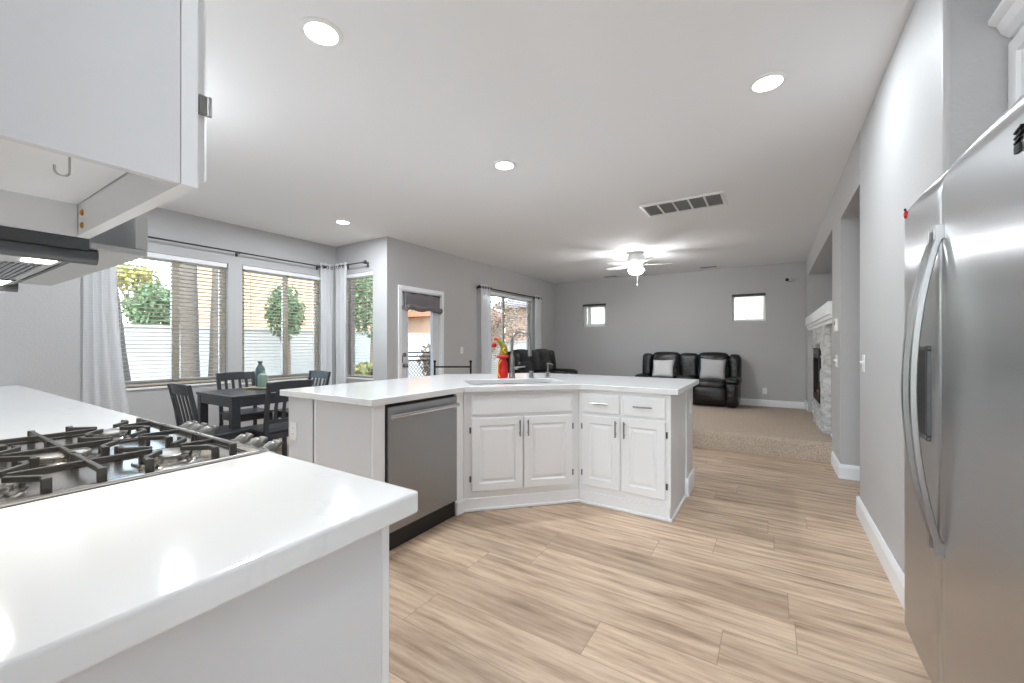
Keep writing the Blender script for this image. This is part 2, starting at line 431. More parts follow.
W1, W2 = (1.30, 2.44, .75, 2.23), (2.60, 3.70, .72, 2.24)
W3 = (-5.50, -4.88, .72, 2.28); W4 = (6.22, 8.10, .50, 2.24); DR = (4.20, 5.06, 0, 2.02)
W5 = (-3.83, -3.26, 1.63, 2.16); W6 = (-.665, -.097, 1.67, 2.19)
m = MB()
for a_, b_, c_, d_ in cut(.79, 4.09, 0, H, [W1, W2]): m.box(XW-.15, XW, a_, b_, c_, d_)
struct(m.build('wall_window', M['wall']), 'grey dining nook wall with two wide windows', 'wall')
struct(MB().box(XW, XK, .79, .94, 0, H).box(XK-.15, XK, -.22, .79, 0, H).build('wall_kitchen', M['wall']), 'grey wall at the end of the cooktop counter', 'wall')
m = MB()
for a_, b_, c_, d_ in cut(XW, XB, 0, H, [W3]): m.box(a_, b_, YJ, YJ+.15, c_, d_)
struct(m.build('wall_nook', M['wall']), 'short grey return wall of the nook with a narrow window', 'wall')
m = MB()
for a_, b_, c_, d_ in cut(YJ+.15, YF+.15, 0, H, [W4, DR]): m.box(XB-.15, XB, a_, b_, c_, d_)
struct(m.build('wall_back', M['wall']), 'long grey wall with the glazed door and wide window', 'wall')
m = MB()
for a_, b_, c_, d_ in cut(XB, 2.2, -.1, H, [W5, W6]): m.box(a_, b_, YF, YF+.15, c_, d_)
struct(m.build('wall_far', M['wall']), 'far grey family room wall with two small high windows', 'wall')
m = MB().box(XR, 2.2, 2.11, 3.80, 0, H)
struct(m.build('wall_right', M['wall'], bevel=.018, seg=3), 'textured grey wall between refrigerator and hall opening', 'wall')
m = MB().box(XR, 2.2, 4.75, 5.35, -.1, H).box(XR, .75, 3.80, 4.75, 2.36, H).box(.75, 2.2, 3.80, 4.75, 2.36, H)
struct(m.build('wall_hall', M['wall']), 'grey pillar and header around the hall opening', 'wall')
m = MB().box(1.05, 1.2, 5.35, 8.69, -.1, H).box(XR, 1.05, 5.35, 8.69, 2.41, H).box(XR+.05, 1.05, 5.35, 8.69, -.1, 1.44).box(XR, 1.2, 8.69, YF, -.1, H)
struct(m.build('wall_fireplace', M['wall']), 'grey fireplace wall with a deep niche above the mantel', 'wall')
m = MB().box(1.30, 1.45, 1.12, 2.11, 0, H).box(XR, 1.45, -2.6, 1.12, 0, H).box(-1.3, -1.05, -2.75, -2.6, 0, H).box(.42, 2.2, -2.75, -2.6, 0, H).box(-1.05, .42, -2.75, -2.6, 2.25, H).box(-1.3, -1.15, -2.6, -.22, 0, H).box(2.2, 2.35, 3.7, 4.9, 0, H)
struct(m.build('wall_front', M['wall']), 'grey walls of the refrigerator alcove and behind the viewer', 'wall')
struct(MB().box(XK-.15, -.55, -.22, -.07, 0, H).build('wall_cooktop', M['wall']), 'grey kitchen wall behind the upper cabinets and hood', 'wall')
# island knee wall
kn = [(-2.75,1.53),(-2.46,1.53),(-2.46,2.60),(-1.53,3.53),(-.575,3.53),(-.575,3.83),(-2.05,3.83),(-2.75,3.13)]
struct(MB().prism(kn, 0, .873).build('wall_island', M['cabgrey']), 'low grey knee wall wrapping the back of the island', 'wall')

def baseboard(name, segs, lab, h=.13, z=0):
    # segs: (x0,y0,x1,y1,nx,ny) wall line and outward normal
    m = MB()
    for x0, y0, x1, y1, nx, ny in segs:
        d = Vector((x1-x0, y1-y0, 0)).normalized(); n = Vector((nx, ny, 0))
        pr = [(0,0),(.016,0),(.016,h-.03),(.010,h-.008),(.006,h),(0,h)]
        A = [m.bm.verts.new(Vector((x0,y0,z)) + n*(a+.0005) + Vector((0,0,b+.0005))) for a, b in pr]
        B = [m.bm.verts.new(Vector((x1,y1,z)) + n*(a+.0005) + Vector((0,0,b+.0005))) for a, b in pr]
        m.bm.faces.new(A[::-1]); m.bm.faces.new(B)
        for k in range(len(pr)): m.bm.faces.new((A[k], A[(k+1)%len(pr)], B[(k+1)%len(pr)], B[k]))
    return struct(m.build(name, M['trim']), lab, 'baseboard')
baseboard('baseboard_right', [(XR,2.11,XR,3.80,-1,0),(XR-.016,3.80,2.2,3.80,0,1)], 'white baseboard along the wall beside the refrigerator')
baseboard('baseboard_hall', [(XR,4.75,XR,5.288,-1,0),(XR-.016,4.75,2.2,4.75,0,-1)], 'white baseboard around the foot of the pillar')
baseboard('baseboard_far', [(XB,YF,XR,YF,0,-1)], 'white baseboard along the far family room wall', z=.022)
baseboard('baseboard_fireplace', [(XR,8.69,XR,YF,-1,0),(XR+.05,5.37,XR+.05,5.90,-1,0)], 'white baseboard pieces beside the fireplace', z=.2-.13)
baseboard('baseboard_island', [(-.575,3.53,-.575,3.83,1,0),(-.559,3.53,-.70,3.53,0,-1),(-.559,3.83,-2.05,3.83,0,1),(-2.75,1.53,-2.50,1.53,0,-1)], 'white baseboard around the island knee wall', h=.14)
baseboard('baseboard_window', [(XW,.94,XW,3.94,1,0),(XW,3.94,XB,3.94,0,-1)], 'white baseboard around the dining nook')
baseboard('baseboard_back', [(XB,3.95,XB,4.13,1,0),(XB,5.13,XB,5.28,1,0)], 'white baseboard beside the glazed door')

# ------------------------------------------------------------------ windows (frame, sashes, glass, sill)
def window(n, axis, plane, outward, u0, u1, z0, z1, split, lab, glass='glass', sill=True, frame_mat='vinyl'):
    # axis 'y': lies in plane X=plane and runs along Y.  axis 'x': lies in plane Y=plane and runs along X
    def B(m, a, b, d0, d1, c, d):
        p, q = sorted((plane+outward*d0, plane+outward*d1))
        (m.box(p, q, a, b, c, d) if axis == 'y' else m.box(a, b, p, q, c, d)); return m
    loc = (plane, (u0+u1)/2, z0) if axis == 'y' else ((u0+u1)/2, plane, z0)
    t = thing('window_%d' % n, lab, 'window', loc); struct(t)
    f = MB(); g = .001; fw = .034
    B(f, u0+g, u1-g, .07, .14, z0+g, z0+fw); B(f, u0+g, u1-g, .07, .14, z1-fw, z1-g)
    B(f, u0+g, u0+fw, .07, .14, z0+fw, z1-fw); B(f, u1-fw, u1-g, .07, .14, z0+fw, z1-fw)
    f.build('frame', M[frame_mat], t, bevel=.003)
    if split:
        s = MB(); um = split
        B(s, um-.02, um+.02, .075, .13, z0+fw, z1-fw)
        for a, b in ((u0+fw, u0+fw+.03), (um-.038, um-.02), (um+.02, um+.038), (u1-fw-.03, u1-fw)): B(s, a, b, .085, .12, z0+fw, z1-fw)
        B(s, u0+fw, u1-fw, .085, .12, z0+fw, z0+fw+.035); B(s, u0+fw, u1-fw, .085, .12, z1-fw-.03, z1-fw)
        s.build('sash', M[frame_mat], t, bevel=.003)
    B(MB(), u0+fw, u1-fw, .100, .106, z0+fw, z1-fw).build('pane', M[glass], t)
    if sill:
        B(MB(), u0-.02, u1+.02, -.018, .069, z0-.022, z0-.001).build('sill', M['trim'], t, bevel=.004)
    return t
window(1, 'y', XW, -1, *W1, 1.93, 'wide two-pane dining window on the left behind open blinds')
window(2, 'y', XW, -1, *W2, 3.20, 'wide two-pane dining window on the right behind open blinds')
window(3, 'x', YJ, 1, *W3, None, 'narrow window in the short nook wall')
window(4, 'y', XB, -1, *W4, 7.05, 'wide family room window behind the black sofa', frame_mat='vinyl')
window(5, 'x', YF, 1, *W5, -3.70, 'small high window at left of the far wall', glass='frost', sill=False, frame_mat='plate')
window(6, 'x', YF, 1, *W6, None, 'small high window at right of the far wall above the loveseat', glass='frost', sill=False, frame_mat='plate')
window(7, 'x', -2.6, -1, -1.05, .42, .02, 2.25, -.3, 'added glazed slider behind the viewer, letting in fill daylight', sill=False)  # unseen opening, added so daylight enters from behind
m = MB().box(W6[0]-.0, W6[1]+.0, YF-.03, YF-.004, 2.15, 2.20)
tag(m.build('roller_shade', M['rod'], bevel=.006), 'slim grey shade headrail on the small window above the loveseat', 'window shade')
m = MB().box(W5[0]-.0, W5[1]+.0, YF-.03, YF-.004, 2.12, 2.165)
tag(m.build('roller_shade', M['rod'], bevel=.006), 'slim grey shade headrail on the small window at the far left corner', 'window shade')

# ------------------------------------------------------------------ glazed door
t = thing('door_1', 'white exterior door with a tall glass pane', 'door', (XB, 4.63, 0)); struct(t)
m = MB()
for a_, b_, c_, d_ in cut(4.225, 5.035, .015, 1.995, [(4.36, 4.89, .30, 1.90)]): m.box(XB-.075, XB-.03, a_, b_, c_, d_)
m.build('slab', M['door'], t)
m = MB()
for a_, b_ in ((4.335,4.36),(4.89,4.915)): m.box(XB-.03, XB-.018, a_, b_, .275, 1.925)
m.box(XB-.03, XB-.018, 4.36, 4.89, .275, .30).box(XB-.03, XB-.018, 4.36, 4.89, 1.90, 1.925)
m.build('glazing_bead', M['door'], t, bevel=.004)
MB().box(XB-.056, XB-.050, 4.36, 4.89, .30, 1.90).build('pane', M['glass'], t)
m = MB()
for a_, b_, c_, d_ in cut(4.14, 5.115, 0, 2.08, [(4.205, 5.055, -1, 2.015)]): m.box(XB+.0005, XB+.018, a_, b_, c_+.001, d_)
for a_, b_, c_, d_ in cut(4.201, 5.059, 0, 2.019, [(4.222, 5.038, -1, 1.998)]): m.box(XB-.12, XB+.0, a_, b_, c_+.001, d_)
m.build('frame', M['trim'], t, bevel=.003)
for nm, z in (('door_knob', .90), ('deadbolt', 1.06)):
    mm = MB(); R = Matrix.Rotation(PI/2, 4, 'Y')
    if nm == 'door_knob': mm.lathe([(.032,0),(.032,.008),(.012,.012),(.012,.03),(.027,.04),(.030,.055),(.022,.068),(0,.07)], (XB-.03,4.29,z), 18, R)
    else: mm.lathe([(.03,0),(.03,.012),(.022,.02),(.022,.028),(0,.029)], (XB-.03,4.29,z), 18, R)
    mm.build(nm, M['nickel'], t, smooth=True)
m = MB()
for z in (.25, 1.0, 1.78): m.box(XB-.02, XB+.021, 4.203, 4.222, z-.05, z+.05)
m.build('hinge', M['nickel'], t, bevel=.002)
# fabric valance over the door glass
t = thing('door_valance', 'charcoal fabric roman shade gathered at the top of the glazed door', 'window shade', (XB, 4.63, 1.7))
m = MB(); n = 22
rows = [(1.985,.012),(1.90,.02),(1.82,.022),(1.765,.03),(1.75,.055),(1.765,.07),(1.80,.072),(1.775,.085),(1.74,.078),(1.725,.05),(1.73,.03)]
G = [[m.bm.verts.new((XB+d+.004*math.sin(i*.9+k), 4.25+.75*i/n, z+.012*math.sin(i*.55)*(k>2)+(-.01 if k>2 and (i<2 or i>n-2) else 0))) for i in range(n+1)] for k, (z, d) in enumerate(rows)]
for k in range(len(rows)-1):
    for i in range(n): m.bm.faces.new((G[k][i], G[k][i+1], G[k+1][i+1], G[k+1][i]))
o = m.build('fabric', M['valance'], t, smooth=True, angle=80); s_ = o.modifiers.new('thick', 'SOLIDIFY'); s_.thickness = .006
MB().tube([(XB+.012,4.22,1.985),(XB+.012,5.03,1.985)], .009).build('rod', M['rod'], t, smooth=True)

# ------------------------------------------------------------------ blinds
def blind(axis, plane, outward, u0, u1, z0, z1, lab, tilt=8, wand=True, group='horizontal blinds', step=.0445):
    loc = (plane, (u0+u1)/2, z0) if axis == 'y' else ((u0+u1)/2, plane, z0)
    t = thing('window_blind', lab, 'blind', loc)
    s_ = outward
    def P(u, d, z): return Vector((plane+s_*d, u, z)) if axis == 'y' else Vector((u, plane+s_*d, z))
    a, b = u0+.012, u1-.012
    def bx(m, a, b, d0, d1, c, d):
        p, q = sorted((plane+s_*d0, plane+s_*d1)); (m.box(p, q, a, b, c, d) if axis == 'y' else m.box(a, b, p, q, c, d))
    m = MB(); bx(m, a, b, .004, .06, z1-.055, z1-.003); m.build('headrail', M['trim'], t, bevel=.004)
    m = MB(); z = z1-.08; th = math.radians(tilt)
    while z > z0+.06:
        dx, dz = .024*math.cos(th), .024*math.sin(th)
        vs = [m.bm.verts.new(P(u, .034+k*dx, z+k*dz+e)) for u in (a, b) for k in (-1,1) for e in (-.0014,.0014)]
        for f in ((0,1,3,2),(4,6,7,5),(0,4,5,1),(2,3,7,6),(0,2,6,4),(1,5,7,3)): m.bm.faces.new([vs[i] for i in f])
        z -= step
    m.build('slats', M['blind'], t)
    m = MB(); bx(m, a, b, .012, .056, z0+.012, z0+.034); m.build('bottom_rail', M['blind'], t, bevel=.004)
    m = MB()
    nc = 3 if b-a > .8 else 2
    for i in range(nc):
        u = a+.12+(b-a-.24)*i/(nc-1)
        for d in (.008, .060): m.tube([P(u, d, z0+.03), P(u, d, z1-.055)], .0016, 5)
    m.build('ladder_cord', M['cord'], t)
    if wand:
        m = MB().tube([P(a+.09, .0, z1-.05), P(a+.09, -.005, z1-.75)], .005, 6); m.build('wand', M['blind'], t, smooth=True)
    return t
blind('y', XW, -1, *W1, 'cream slat blind, open, in the left nook window', tilt=-6, wand=False)
blind('y', XW, -1, *W2, 'cream slat blind with a tilt wand, open, in the right nook window', tilt=-6)
blind('x', YJ, 1, *W3, 'cream slat blind, open, in the narrow nook window', tilt=-3, wand=False)
blind('y', XB, -1, *W4, 'cream slat blind, open, in the window behind the sofa', tilt=-3, wand=False)

# ------------------------------------------------------------------ curtains and rods
def curtain(axis, plane, u0, u1, z0, z1, lab, waves, amp=.03, flare=0, side=1, thick=.004):
    loc = (plane, (u0+u1)/2, z0) if axis == 'y' else ((u0+u1)/2, plane, z0)
    t = thing('curtain', lab, 'curtain', loc)
    m = MB(); nu, nz = waves*10, 26; G = []
    for k in range(nz+1):
        f = k/nz; z = z1+(z0-z1)*f; row = []
        for i in range(nu+1):
            g = i/nu; A = amp*(.75+.4*f)
            u = u0+(u1-u0)*g + flare*f*f*(g if side > 0 else g-1) + .006*math.sin(5*f+i*.7)
            d = A*math.sin(2*PI*waves*g+.8*math.sin(2.2*f+g*3)) + .008*math.sin(9*f+g*11)*f
            row.append(m.bm.verts.new((plane+d, u, z) if axis == 'y' else (u, plane+d, z)))
        G.append(row)
    for k in range(nz):
        for i in range(nu): m.bm.faces.new((G[k][i], G[k][i+1], G[k+1][i+1], G[k+1][i]))
    m.build('panel', M['sheer'], t, smooth=True, angle=180)
    for i in range(waves*2):
        m = MB()
        u = u0+(u1-u0)*(i+.5)/(waves*2)
        R = Matrix.Rotation(PI/2, 4, 'X') if axis == 'y' else Matrix.Rotation(PI/2, 4, 'Y')
        pts = []
        for q in range(15):
            a = 2*PI*q/14; r_ = .024
            c = (plane+r_*math.cos(a), u, z1-.055+r_*math.sin(a)) if axis == 'y' else (u, plane+r_*math.cos(a), z1-.055+r_*math.sin(a))
            pts.append(c)
        m.tube(pts, .004, 6, cap=False).build('grommet', M['rod'], t, smooth=True)
    return t
def rod(axis, plane, wall, u0, u1, z, lab, brackets, balls=True, rad=.009, mat='rod'):
    loc = (plane, (u0+u1)/2, z) if axis == 'y' else ((u0+u1)/2, plane, z)
    t = thing('curtain_rod', lab, 'curtain rod', loc)
    P = (lambda u, d, zz: (d, u, zz)) if axis == 'y' else (lambda u, d, zz: (u, d, zz))
    MB().tube([P(u0, plane, z), P(u1, plane, z)], rad, 10).build('rod', M[mat], t, smooth=True)
    for u in ((u0, u1) if balls else ()):
        MB().sphere(P(u, plane, z), .026, 8).build('finial', M[mat], t, smooth=True)
    for u in brackets:
        m = MB().tube([P(u, plane, z-.012), P(u, wall, z-.012)], .007, 8)
        s_ = 1 if plane > wall else -1
        c = P(u, wall+s_*.004, z-.012)
        if axis == 'y': m.box(c[0]-.003, c[0]+.003, u-.014, u+.014, c[2]-.03, c[2]+.03)
        else: m.box(u-.014, u+.014, c[1]-.003, c[1]+.003, c[2]-.03, c[2]+.03)
        m.build('bracket', M[mat], t, bevel=.001)
    return t
rod('y', XW+.09, XW, 1.05, 3.70, 2.372, 'long dark rod above the two nook windows', (1.12, 2.53, 3.62))
curtain('y', XW+.09, 1.13, 1.38, .03, 2.43, 'sheer white curtain left of the nook windows', 4, .028, flare=.16)
curtain('y', XW+.09, 3.62, 3.83, .03, 2.43, 'sheer white curtain at right end of the nook windows', 3, .03)
rod('x', YJ-.09, YJ, -5.50, -4.93, 2.40, 'short dark rod above the narrow nook window', (-5.44, -4.98))
curtain('x', YJ-.09, -5.64, -5.36, .03, 2.44, 'sheer white curtain in the nook corner beside the narrow window', 3, .03)
rod('y', XB+.09, XB, 5.98, 8.22, 2.265, 'black rod with ball ends above the window behind the sofa', (6.03, 8.16), mat='blackmetal', rad=.011)
curtain('y', XB+.09, 6.03, 6.36, .25, 2.32, 'white curtain at left of the window behind the sofa', 4, .028)
curtain('y', XB+.09, 8.06, 8.36, .25, 2.32, 'white curtain at right of the window behind the sofa', 4, .028)

# ------------------------------------------------------------------ cabinet pieces
def raised_door(w, h, th=.019, fr=.056):
    """raised-panel front in its own frame: x 0..w, z 0..h, back at y=0, front towards -y"""
    m = MB(); loops = [(0,0),(0,-th+.004),(.005,-th),(fr,-th),(fr+.008,-th+.009),(fr+.016,-th+.009),(fr+.034,-th+.002)]
    R = [[m.bm.verts.new((x, d, z)) for x, z in ((i,i),(w-i,i),(w-i,h-i),(i,h-i))] for i, d in loops]
    for a, b in zip(R, R[1:]):
        for k in range(4): m.bm.faces.new((a[k], a[(k+1)%4], b[(k+1)%4], b[k]))
    m.bm.faces.new(R[0][::-1]); m.bm.faces.new(R[-1]); return m
def slab_front(w, h, th=.019):
    m = MB(); loops = [(0,0),(0,-th+.006),(.004,-th+.002),(.010,-th)]
    R = [[m.bm.verts.new((x, d, z)) for x, z in ((i,i),(w-i,i),(w-i,h-i),(i,h-i))] for i, d in loops]
    for a, b in zip(R, R[1:]):
        for k in range(4): m.bm.faces.new((a[k], a[(k+1)%4], b[(k+1)%4], b[k]))
    m.bm.faces.new(R[0][::-1]); m.bm.faces.new(R[-1]); return m
def at(m, x, y, z): bmesh.ops.translate(m.bm, vec=(x, y, z), verts=m.bm.verts); return m
def bar_handle(x, y, z, L, vertical=True):
    m = MB(); d = Vector((0,0,1)) if vertical else Vector((1,0,0)); c = Vector((x, y-.028, z))
    m.tube([c-d*L/2, c+d*L/2], .0055, 10)
    for s_ in (-1,1): m.tube([c+d*s_*L*.32, c+d*s_*L*.32+Vector((0,.028,0))], .004, 8)
    return m
def hinge(x, y, z): return MB().box(x-.006, x+.006, y-.008, y+.0, z-.022, z+.022)
def front(root, kind, x, z, w, h, y=0.0, handle=None, hinge_side=None):
    m = at(raised_door(w, h) if kind == 'door' else slab_front(w, h), x, y-.0008, z)
    o = m.build('door' if kind == 'door' else 'drawer_front', M['cab'], root, world=False)
    if handle:
        hx, hz, vert, L = handle
        bar_handle(hx, y-.0195, hz, L, vert).build('handle', M['nickel'], o, world=False, smooth=True)
    if hinge_side:
        hx = x-.008 if hinge_side == 'L' else x+w+.008
        for hz in (z+.09, z+h-.09): hinge(hx, y-.0005, hz).build('hinge', M['darksteel'], o, world=False, bevel=.002)
    return o
# sink cabinet, diagonal.  local x along the face, front towards -y
SB0 = Vector((-1.89, 2.33, 0)); LB = .891
t = thing('base_cabinet', 'white island cabinet under the sink, set at an angle, with two doors', 'cabinet', SB0, PI/4, 'island base cabinets')
m = MB().box(.001, LB-.001, 0, .02, .095, .872).prism([(.0,.02),(LB,.02),(LB-.23,.55),(.23,.55)], .095, .60)
m.build('body', M['cab'], t, world=False)
m = MB().box(-.004, LB+.004, -.006, .02, .012, .094).box(-.01, LB+.01, -.018, -.006, .001, .022)
m.build('toe_kick', M['cab'], t, world=False, bevel=.005)
front(t, 'slab', .055, .70, .775, .145)
front(t, 'door', .055, .145, .384, .535, handle=(.055+.384-.028, .60, True, .12), hinge_side='L')
front(t, 'door', .446, .145, .384, .535, handle=(.446+.028, .60, True, .12), hinge_side='R')
# drawer cabinet
t = thing('base_cabinet', 'white island cabinet with two drawers above two doors at the open end', 'cabinet', (-1.26, 2.96, 0), 0, 'island base cabinets')
WC = .675
m = MB().box(.001, WC, 0, .02, .095, .872).box(.03, WC-.016, .02, .565, .095, .872)
m.build('body', M['cab'], t, world=False)
MB().box(WC-.015, WC, .021, .566, .0, .872).build('side_panel', M['cabgrey'], t, world=False)
m = MB().box(.004, WC-.002, -.006, .02, .012, .094).box(.008, WC+.014, -.018, -.006, .001, .022).box(WC+.0005, WC+.014, -.006, .56, .001, .022)
m.build('toe_kick', M['cab'], t, world=False, bevel=.005)
for x0, wd in ((.035, .285), (.345, .30)):
    o = front(t, 'slab', x0, .70, wd, .145, handle=(x0+wd/2, .775, False, .13))
front(t, 'door', .035, .145, .292, .535, handle=(.035+.292-.026, .60, True, .12), hinge_side='L')
front(t, 'door', .338, .145, .305, .535, handle=(.338+.026, .60, True, .12), hinge_side='R')
# dishwasher surround
t = thing('base_cabinet', 'white end panel and fillers framing the dishwasher at the island', 'cabinet', (-1.89, 1.53, 0), 0, 'island base cabinets')
MB().box(-2.44, -1.91, 1.53, 1.548, 0.001, .872).build('side_panel', M['cabgrey'], t)
m = MB().box(-1.909, -1.89, 1.53, 1.612, .001, .872).box(-2.44, -1.91, 1.549, 1.60, .1, .80)
m.build('stile', M['cab'], t, bevel=.002)
m = MB().box(-1.95, -1.89, 2.243, 2.328, .095, .872)
m.build('filler', M['cab'], t)
m = MB().box(-1.93, -1.876, 2.243, 2.326, .001, .094); m.build('toe_kick', M['cab'], t, bevel=.004)
MB().box(-2.47, -2.441, 1.53, 1.545, .001, .872).build('corner_bead', M['trim'], t)
# dishwasher
t = thing('dishwasher', 'stainless dishwasher with a bar handle and black kick plate', 'dishwasher', (-1.89, 1.93, 0))
MB().box(-2.43, -1.905, 1.618, 2.238, .02, .868).build('tub', M['black'], t)
m = MB().box(-1.905, -1.872, 1.624, 2.236, .118, .852); m.build('door', M['steelv'], t, bevel=.006, seg=3)
m = MB().tube([(-1.846,1.628,.797),(-1.846,2.215,.797)], .0145, 14)
for y in (1.70, 2.17): m.tube([(-1.846,y,.797),(-1.873,y,.797)], .009, 10)
m.build('handle', M['chrome'], t, smooth=True)
MB().box(-1.93, -1.895, 1.622, 2.238, .004, .112).build('kick_plate', M['black'], t, bevel=.003)

# island worktop with undermount double sink
IP = [(-2.79,1.49),(-1.855,1.49),(-1.855,2.295),(-1.23,2.92),(-.53,2.92),(-.53,3.86),(-2.07,3.86),(-2.79,3.14)]
U = Vector((.70711,.70711,0)); N = Vector((-.70711,.70711,0)); F0 = Vector((-1.5425,2.6075,0))
def isl(u, v, z=.914): p = F0+U*u+N*v; return Vector((p.x, p.y, z))
SU, SV0, SV1 = .39, .135, .56
def rrect(u0, u1, v0, v1, r, n=5):
    pts = []
    for cu, cv, a0 in ((u1-r, v0+r, -PI/2), (u1-r, v1-r, 0), (u0+r, v1-r, PI/2), (u0+r, v0+r, PI)):
        for k in range(n+1):
            a = a0+PI/2*k/n; p = isl(cu+r*math.cos(a), cv+r*math.sin(a)); pts.append((p.x, p.y))
    return pts
m = MB().prism(IP, .874, .914, rrect(-SU, SU, SV0, SV1, .07))
tag(m.build('worktop', M['quartz'], bevel=.004), 'white quartz worktop of the angled island with sink cut-out', 'countertop')
t = thing('sink', 'stainless double-bowl undermount sink in the island', 'sink', isl(0, .35, .70))
m = MB()
def bowl(m, u0, u1, v0, v1, z0, z1):
    rings = []
    for ins, z, r in ((-.012, z1, .07), (0, z1, .07), (.004, z1-.02, .07), (.012, z0+.03, .065), (.03, z0+.004, .05), (.05, z0, .04)):
        rings.append([m.bm.verts.new((x, y, z)) for x, y in rrect(u0+ins, u1-ins, v0+ins, v1-ins, r)])
    for a, b in zip(rings, rings[1:]):
        for k in range(len(a)): m.bm.faces.new((a[k], a[(k+1)%len(a)], b[(k+1)%len(a)], b[k]))
    m.bm.faces.new(rings[-1])
bowl(m, -SU+.005, -.012, SV0+.005, SV1-.005, .69, .872)
m.build('bowl', M['sinksteel'], t, smooth=True)
m = MB(); bowl(m, .012, SU-.005, SV0+.005, SV1-.005, .69, .872); m.build('bowl', M['sinksteel'], t, smooth=True)
for u in (-.2, .2): MB().lathe([(.042,0),(.042,.004),(.03,.005),(.028,.001),(0,.001)], isl(u, .35, .691), 18).build('drain', M['chrome'], t, smooth=True)
# faucet
fb_ = isl(.055, .66)
t = thing('faucet', 'tall brushed gooseneck faucet behind the island sink', 'faucet', fb_)
MB().lathe([(.030,.0005),(.030,.008),(.026,.014),(.024,.10),(.0235,.17),(.0205,.19),(.016,.215)], fb_, 20).build('base', M['nickel'], t, smooth=True)
d = (U*.80-N*.6).normalized(); pts = [fb_+Vector((0,0,.2)), fb_+Vector((0,0,.33))]; rr = .085
for k in range(1, 13):
    a = PI*k/12*.95; pts.append(fb_+d*(rr-rr*math.cos(a))+Vector((0,0,.33+rr*math.sin(a))))
pts.append(pts[-1]+Vector((d.x*.004, d.y*.004, -.04)))
MB().tube(pts, .0125, 14).build('spout', M['nickel'], t, smooth=True)
e = pts[-1]; MB().lathe([(.0135,.0),(.0135,-.05),(.018,-.065),(.0185,-.105),(.0,-.106)], e, 16).build('spray_head', M['nickel'], t, smooth=True)
hd = (U*.95-N*.2).normalized(); MB().tube([fb_+Vector((0,0,.09))+hd*.02, fb_+Vector((0,0,.09))+hd*.05], .014, 12).tube([fb_+Vector((0,0,.092))+hd*.045, fb_+Vector((0,0,.105))+hd*.12], [.008,.006], 10).build('lever', M['nickel'], t, smooth=True)
p = isl(.235, .66); t = thing('air_gap', 'short brushed cylinder cap beside the faucet', 'air gap', p)
MB().lathe([(.024,.0005),(.024,.006),(.020,.009),(.020,.055),(.017,.062),(0,.063)], p, 18).build('cap', M['nickel'], t, smooth=True)
p = isl(.385, .64); t = thing('soap_dispenser', 'thin-necked soap pump right of the faucet', 'soap dispenser', p)
MB().lathe([(.026,.0005),(.026,.006),(.018,.012),(.018,.04),(.022,.043),(.022,.05),(.006,.052),(.005,.12),(.012,.122),(.012,.134),(0,.135)], p, 16).build('base', M['nickel'], t, smooth=True)
MB().tube([p+Vector((0,0,.128)), p+Vector((0,0,.128))-N*.05+U*.02, p+Vector((0,0,.118))-N*.065+U*.025], .005, 8).build('nozzle', M['nickel'], t, smooth=True)
# novelty bent cone decoration
p = isl(-.022, .70); t = thing('holiday_figure', 'red fabric pot with a bent green cone and dangling red ball by the faucet', 'decoration', p)
MB().lathe([(.040,.0005),(.046,.01),(.047,.06),(.043,.13),(.030,.165),(.020,.175),(0,.176)], p, 20).build('pot', M['red'], t, smooth=True)
MB().lathe([(.022,.172),(.050,.180),(.053,.195),(.040,.208),(.018,.212),(0,.213)], p, 20).build('collar', M['red'], t, smooth=True)
q = lambda a, z: p+U*a+Vector((0,0,z))
MB().tube([q(0,.20), q(.012,.235), q(.010,.27), q(-.006,.30), q(-.025,.325), q(-.045,.345)], [.034,.036,.031,.025,.020,.015], 14).build('cone', M['green'], t, smooth=True)
MB().tube([q(-.045,.345), q(-.062,.352), q(-.073,.349), q(-.080,.341)], [.013,.011,.009,.005], 10).build('tip', M['red'], t, smooth=True)
MB().tube([q(-.078,.342), q(-.078,.318)], .0015, 6).build('string', M['gold'], t)
MB().sphere(q(-.078,.295), .024, 8).build('ball', M['redgloss'], t, smooth=True)
m = MB(); m.tube([p-U*.02-N*.044+Vector((0,0,.165)), p-U*.048-N*.03+Vector((0,0,.12)), p-U*.05-N*.028+Vector((0,0,.05)), p-U*.035-N*.04+Vector((0,0,.012))], .006, 8)
m.tube([p+U*.012-N*.034+Vector((0,0,.275)), p-U*.006-N*.037+Vector((0,0,.25)), p+U*.02-N*.034+Vector((0,0,.225))], .006, 8); m.build('ribbon', M['gold'], t, smooth=True)

# ------------------------------------------------------------------ near counter: base cabinets and worktops
def plainbase(x0, x1, lab, end=False):
    t = thing('base_cabinet', lab, 'cabinet', ((x0+x1)/2, .25, 0), 0, 'cooktop wall base cabinets')
    MB().box(x0+.001, x1-.017, -.065, .55, .10, .867).build('body', M['cab'], t)
    MB().box(x0+.03, x1-.03, -.06, .50, .001, .099).build('toe_kick', M['cab'], t)
    MB().box(x0+.001, x1-.001, .551, .571, .10, .867).build('face_frame', M['cab'], t, bevel=.002)
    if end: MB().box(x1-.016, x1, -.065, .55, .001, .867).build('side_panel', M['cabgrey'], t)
    nd = max(1, round((x1-x0)/.5)); wd = (x1-x0-.06)/nd
    for i in range(nd):
        a = x0+.03+wd*i
        m = raised_door(wd-.012, .53); bmesh.ops.rotate(m.bm, cent=(0,0,0), matrix=Matrix.Rotation(PI, 3, 'Z'), verts=m.bm.verts)
        at(m, a+wd-.006, .572, .145).build('door', M['cab'], t)
        m = slab_front(wd-.012, .145); bmesh.ops.rotate(m.bm, cent=(0,0,0), matrix=Matrix.Rotation(PI, 3, 'Z'), verts=m.bm.verts)
        at(m, a+wd-.006, .572, .70).build('drawer_front', M['cab'], t)
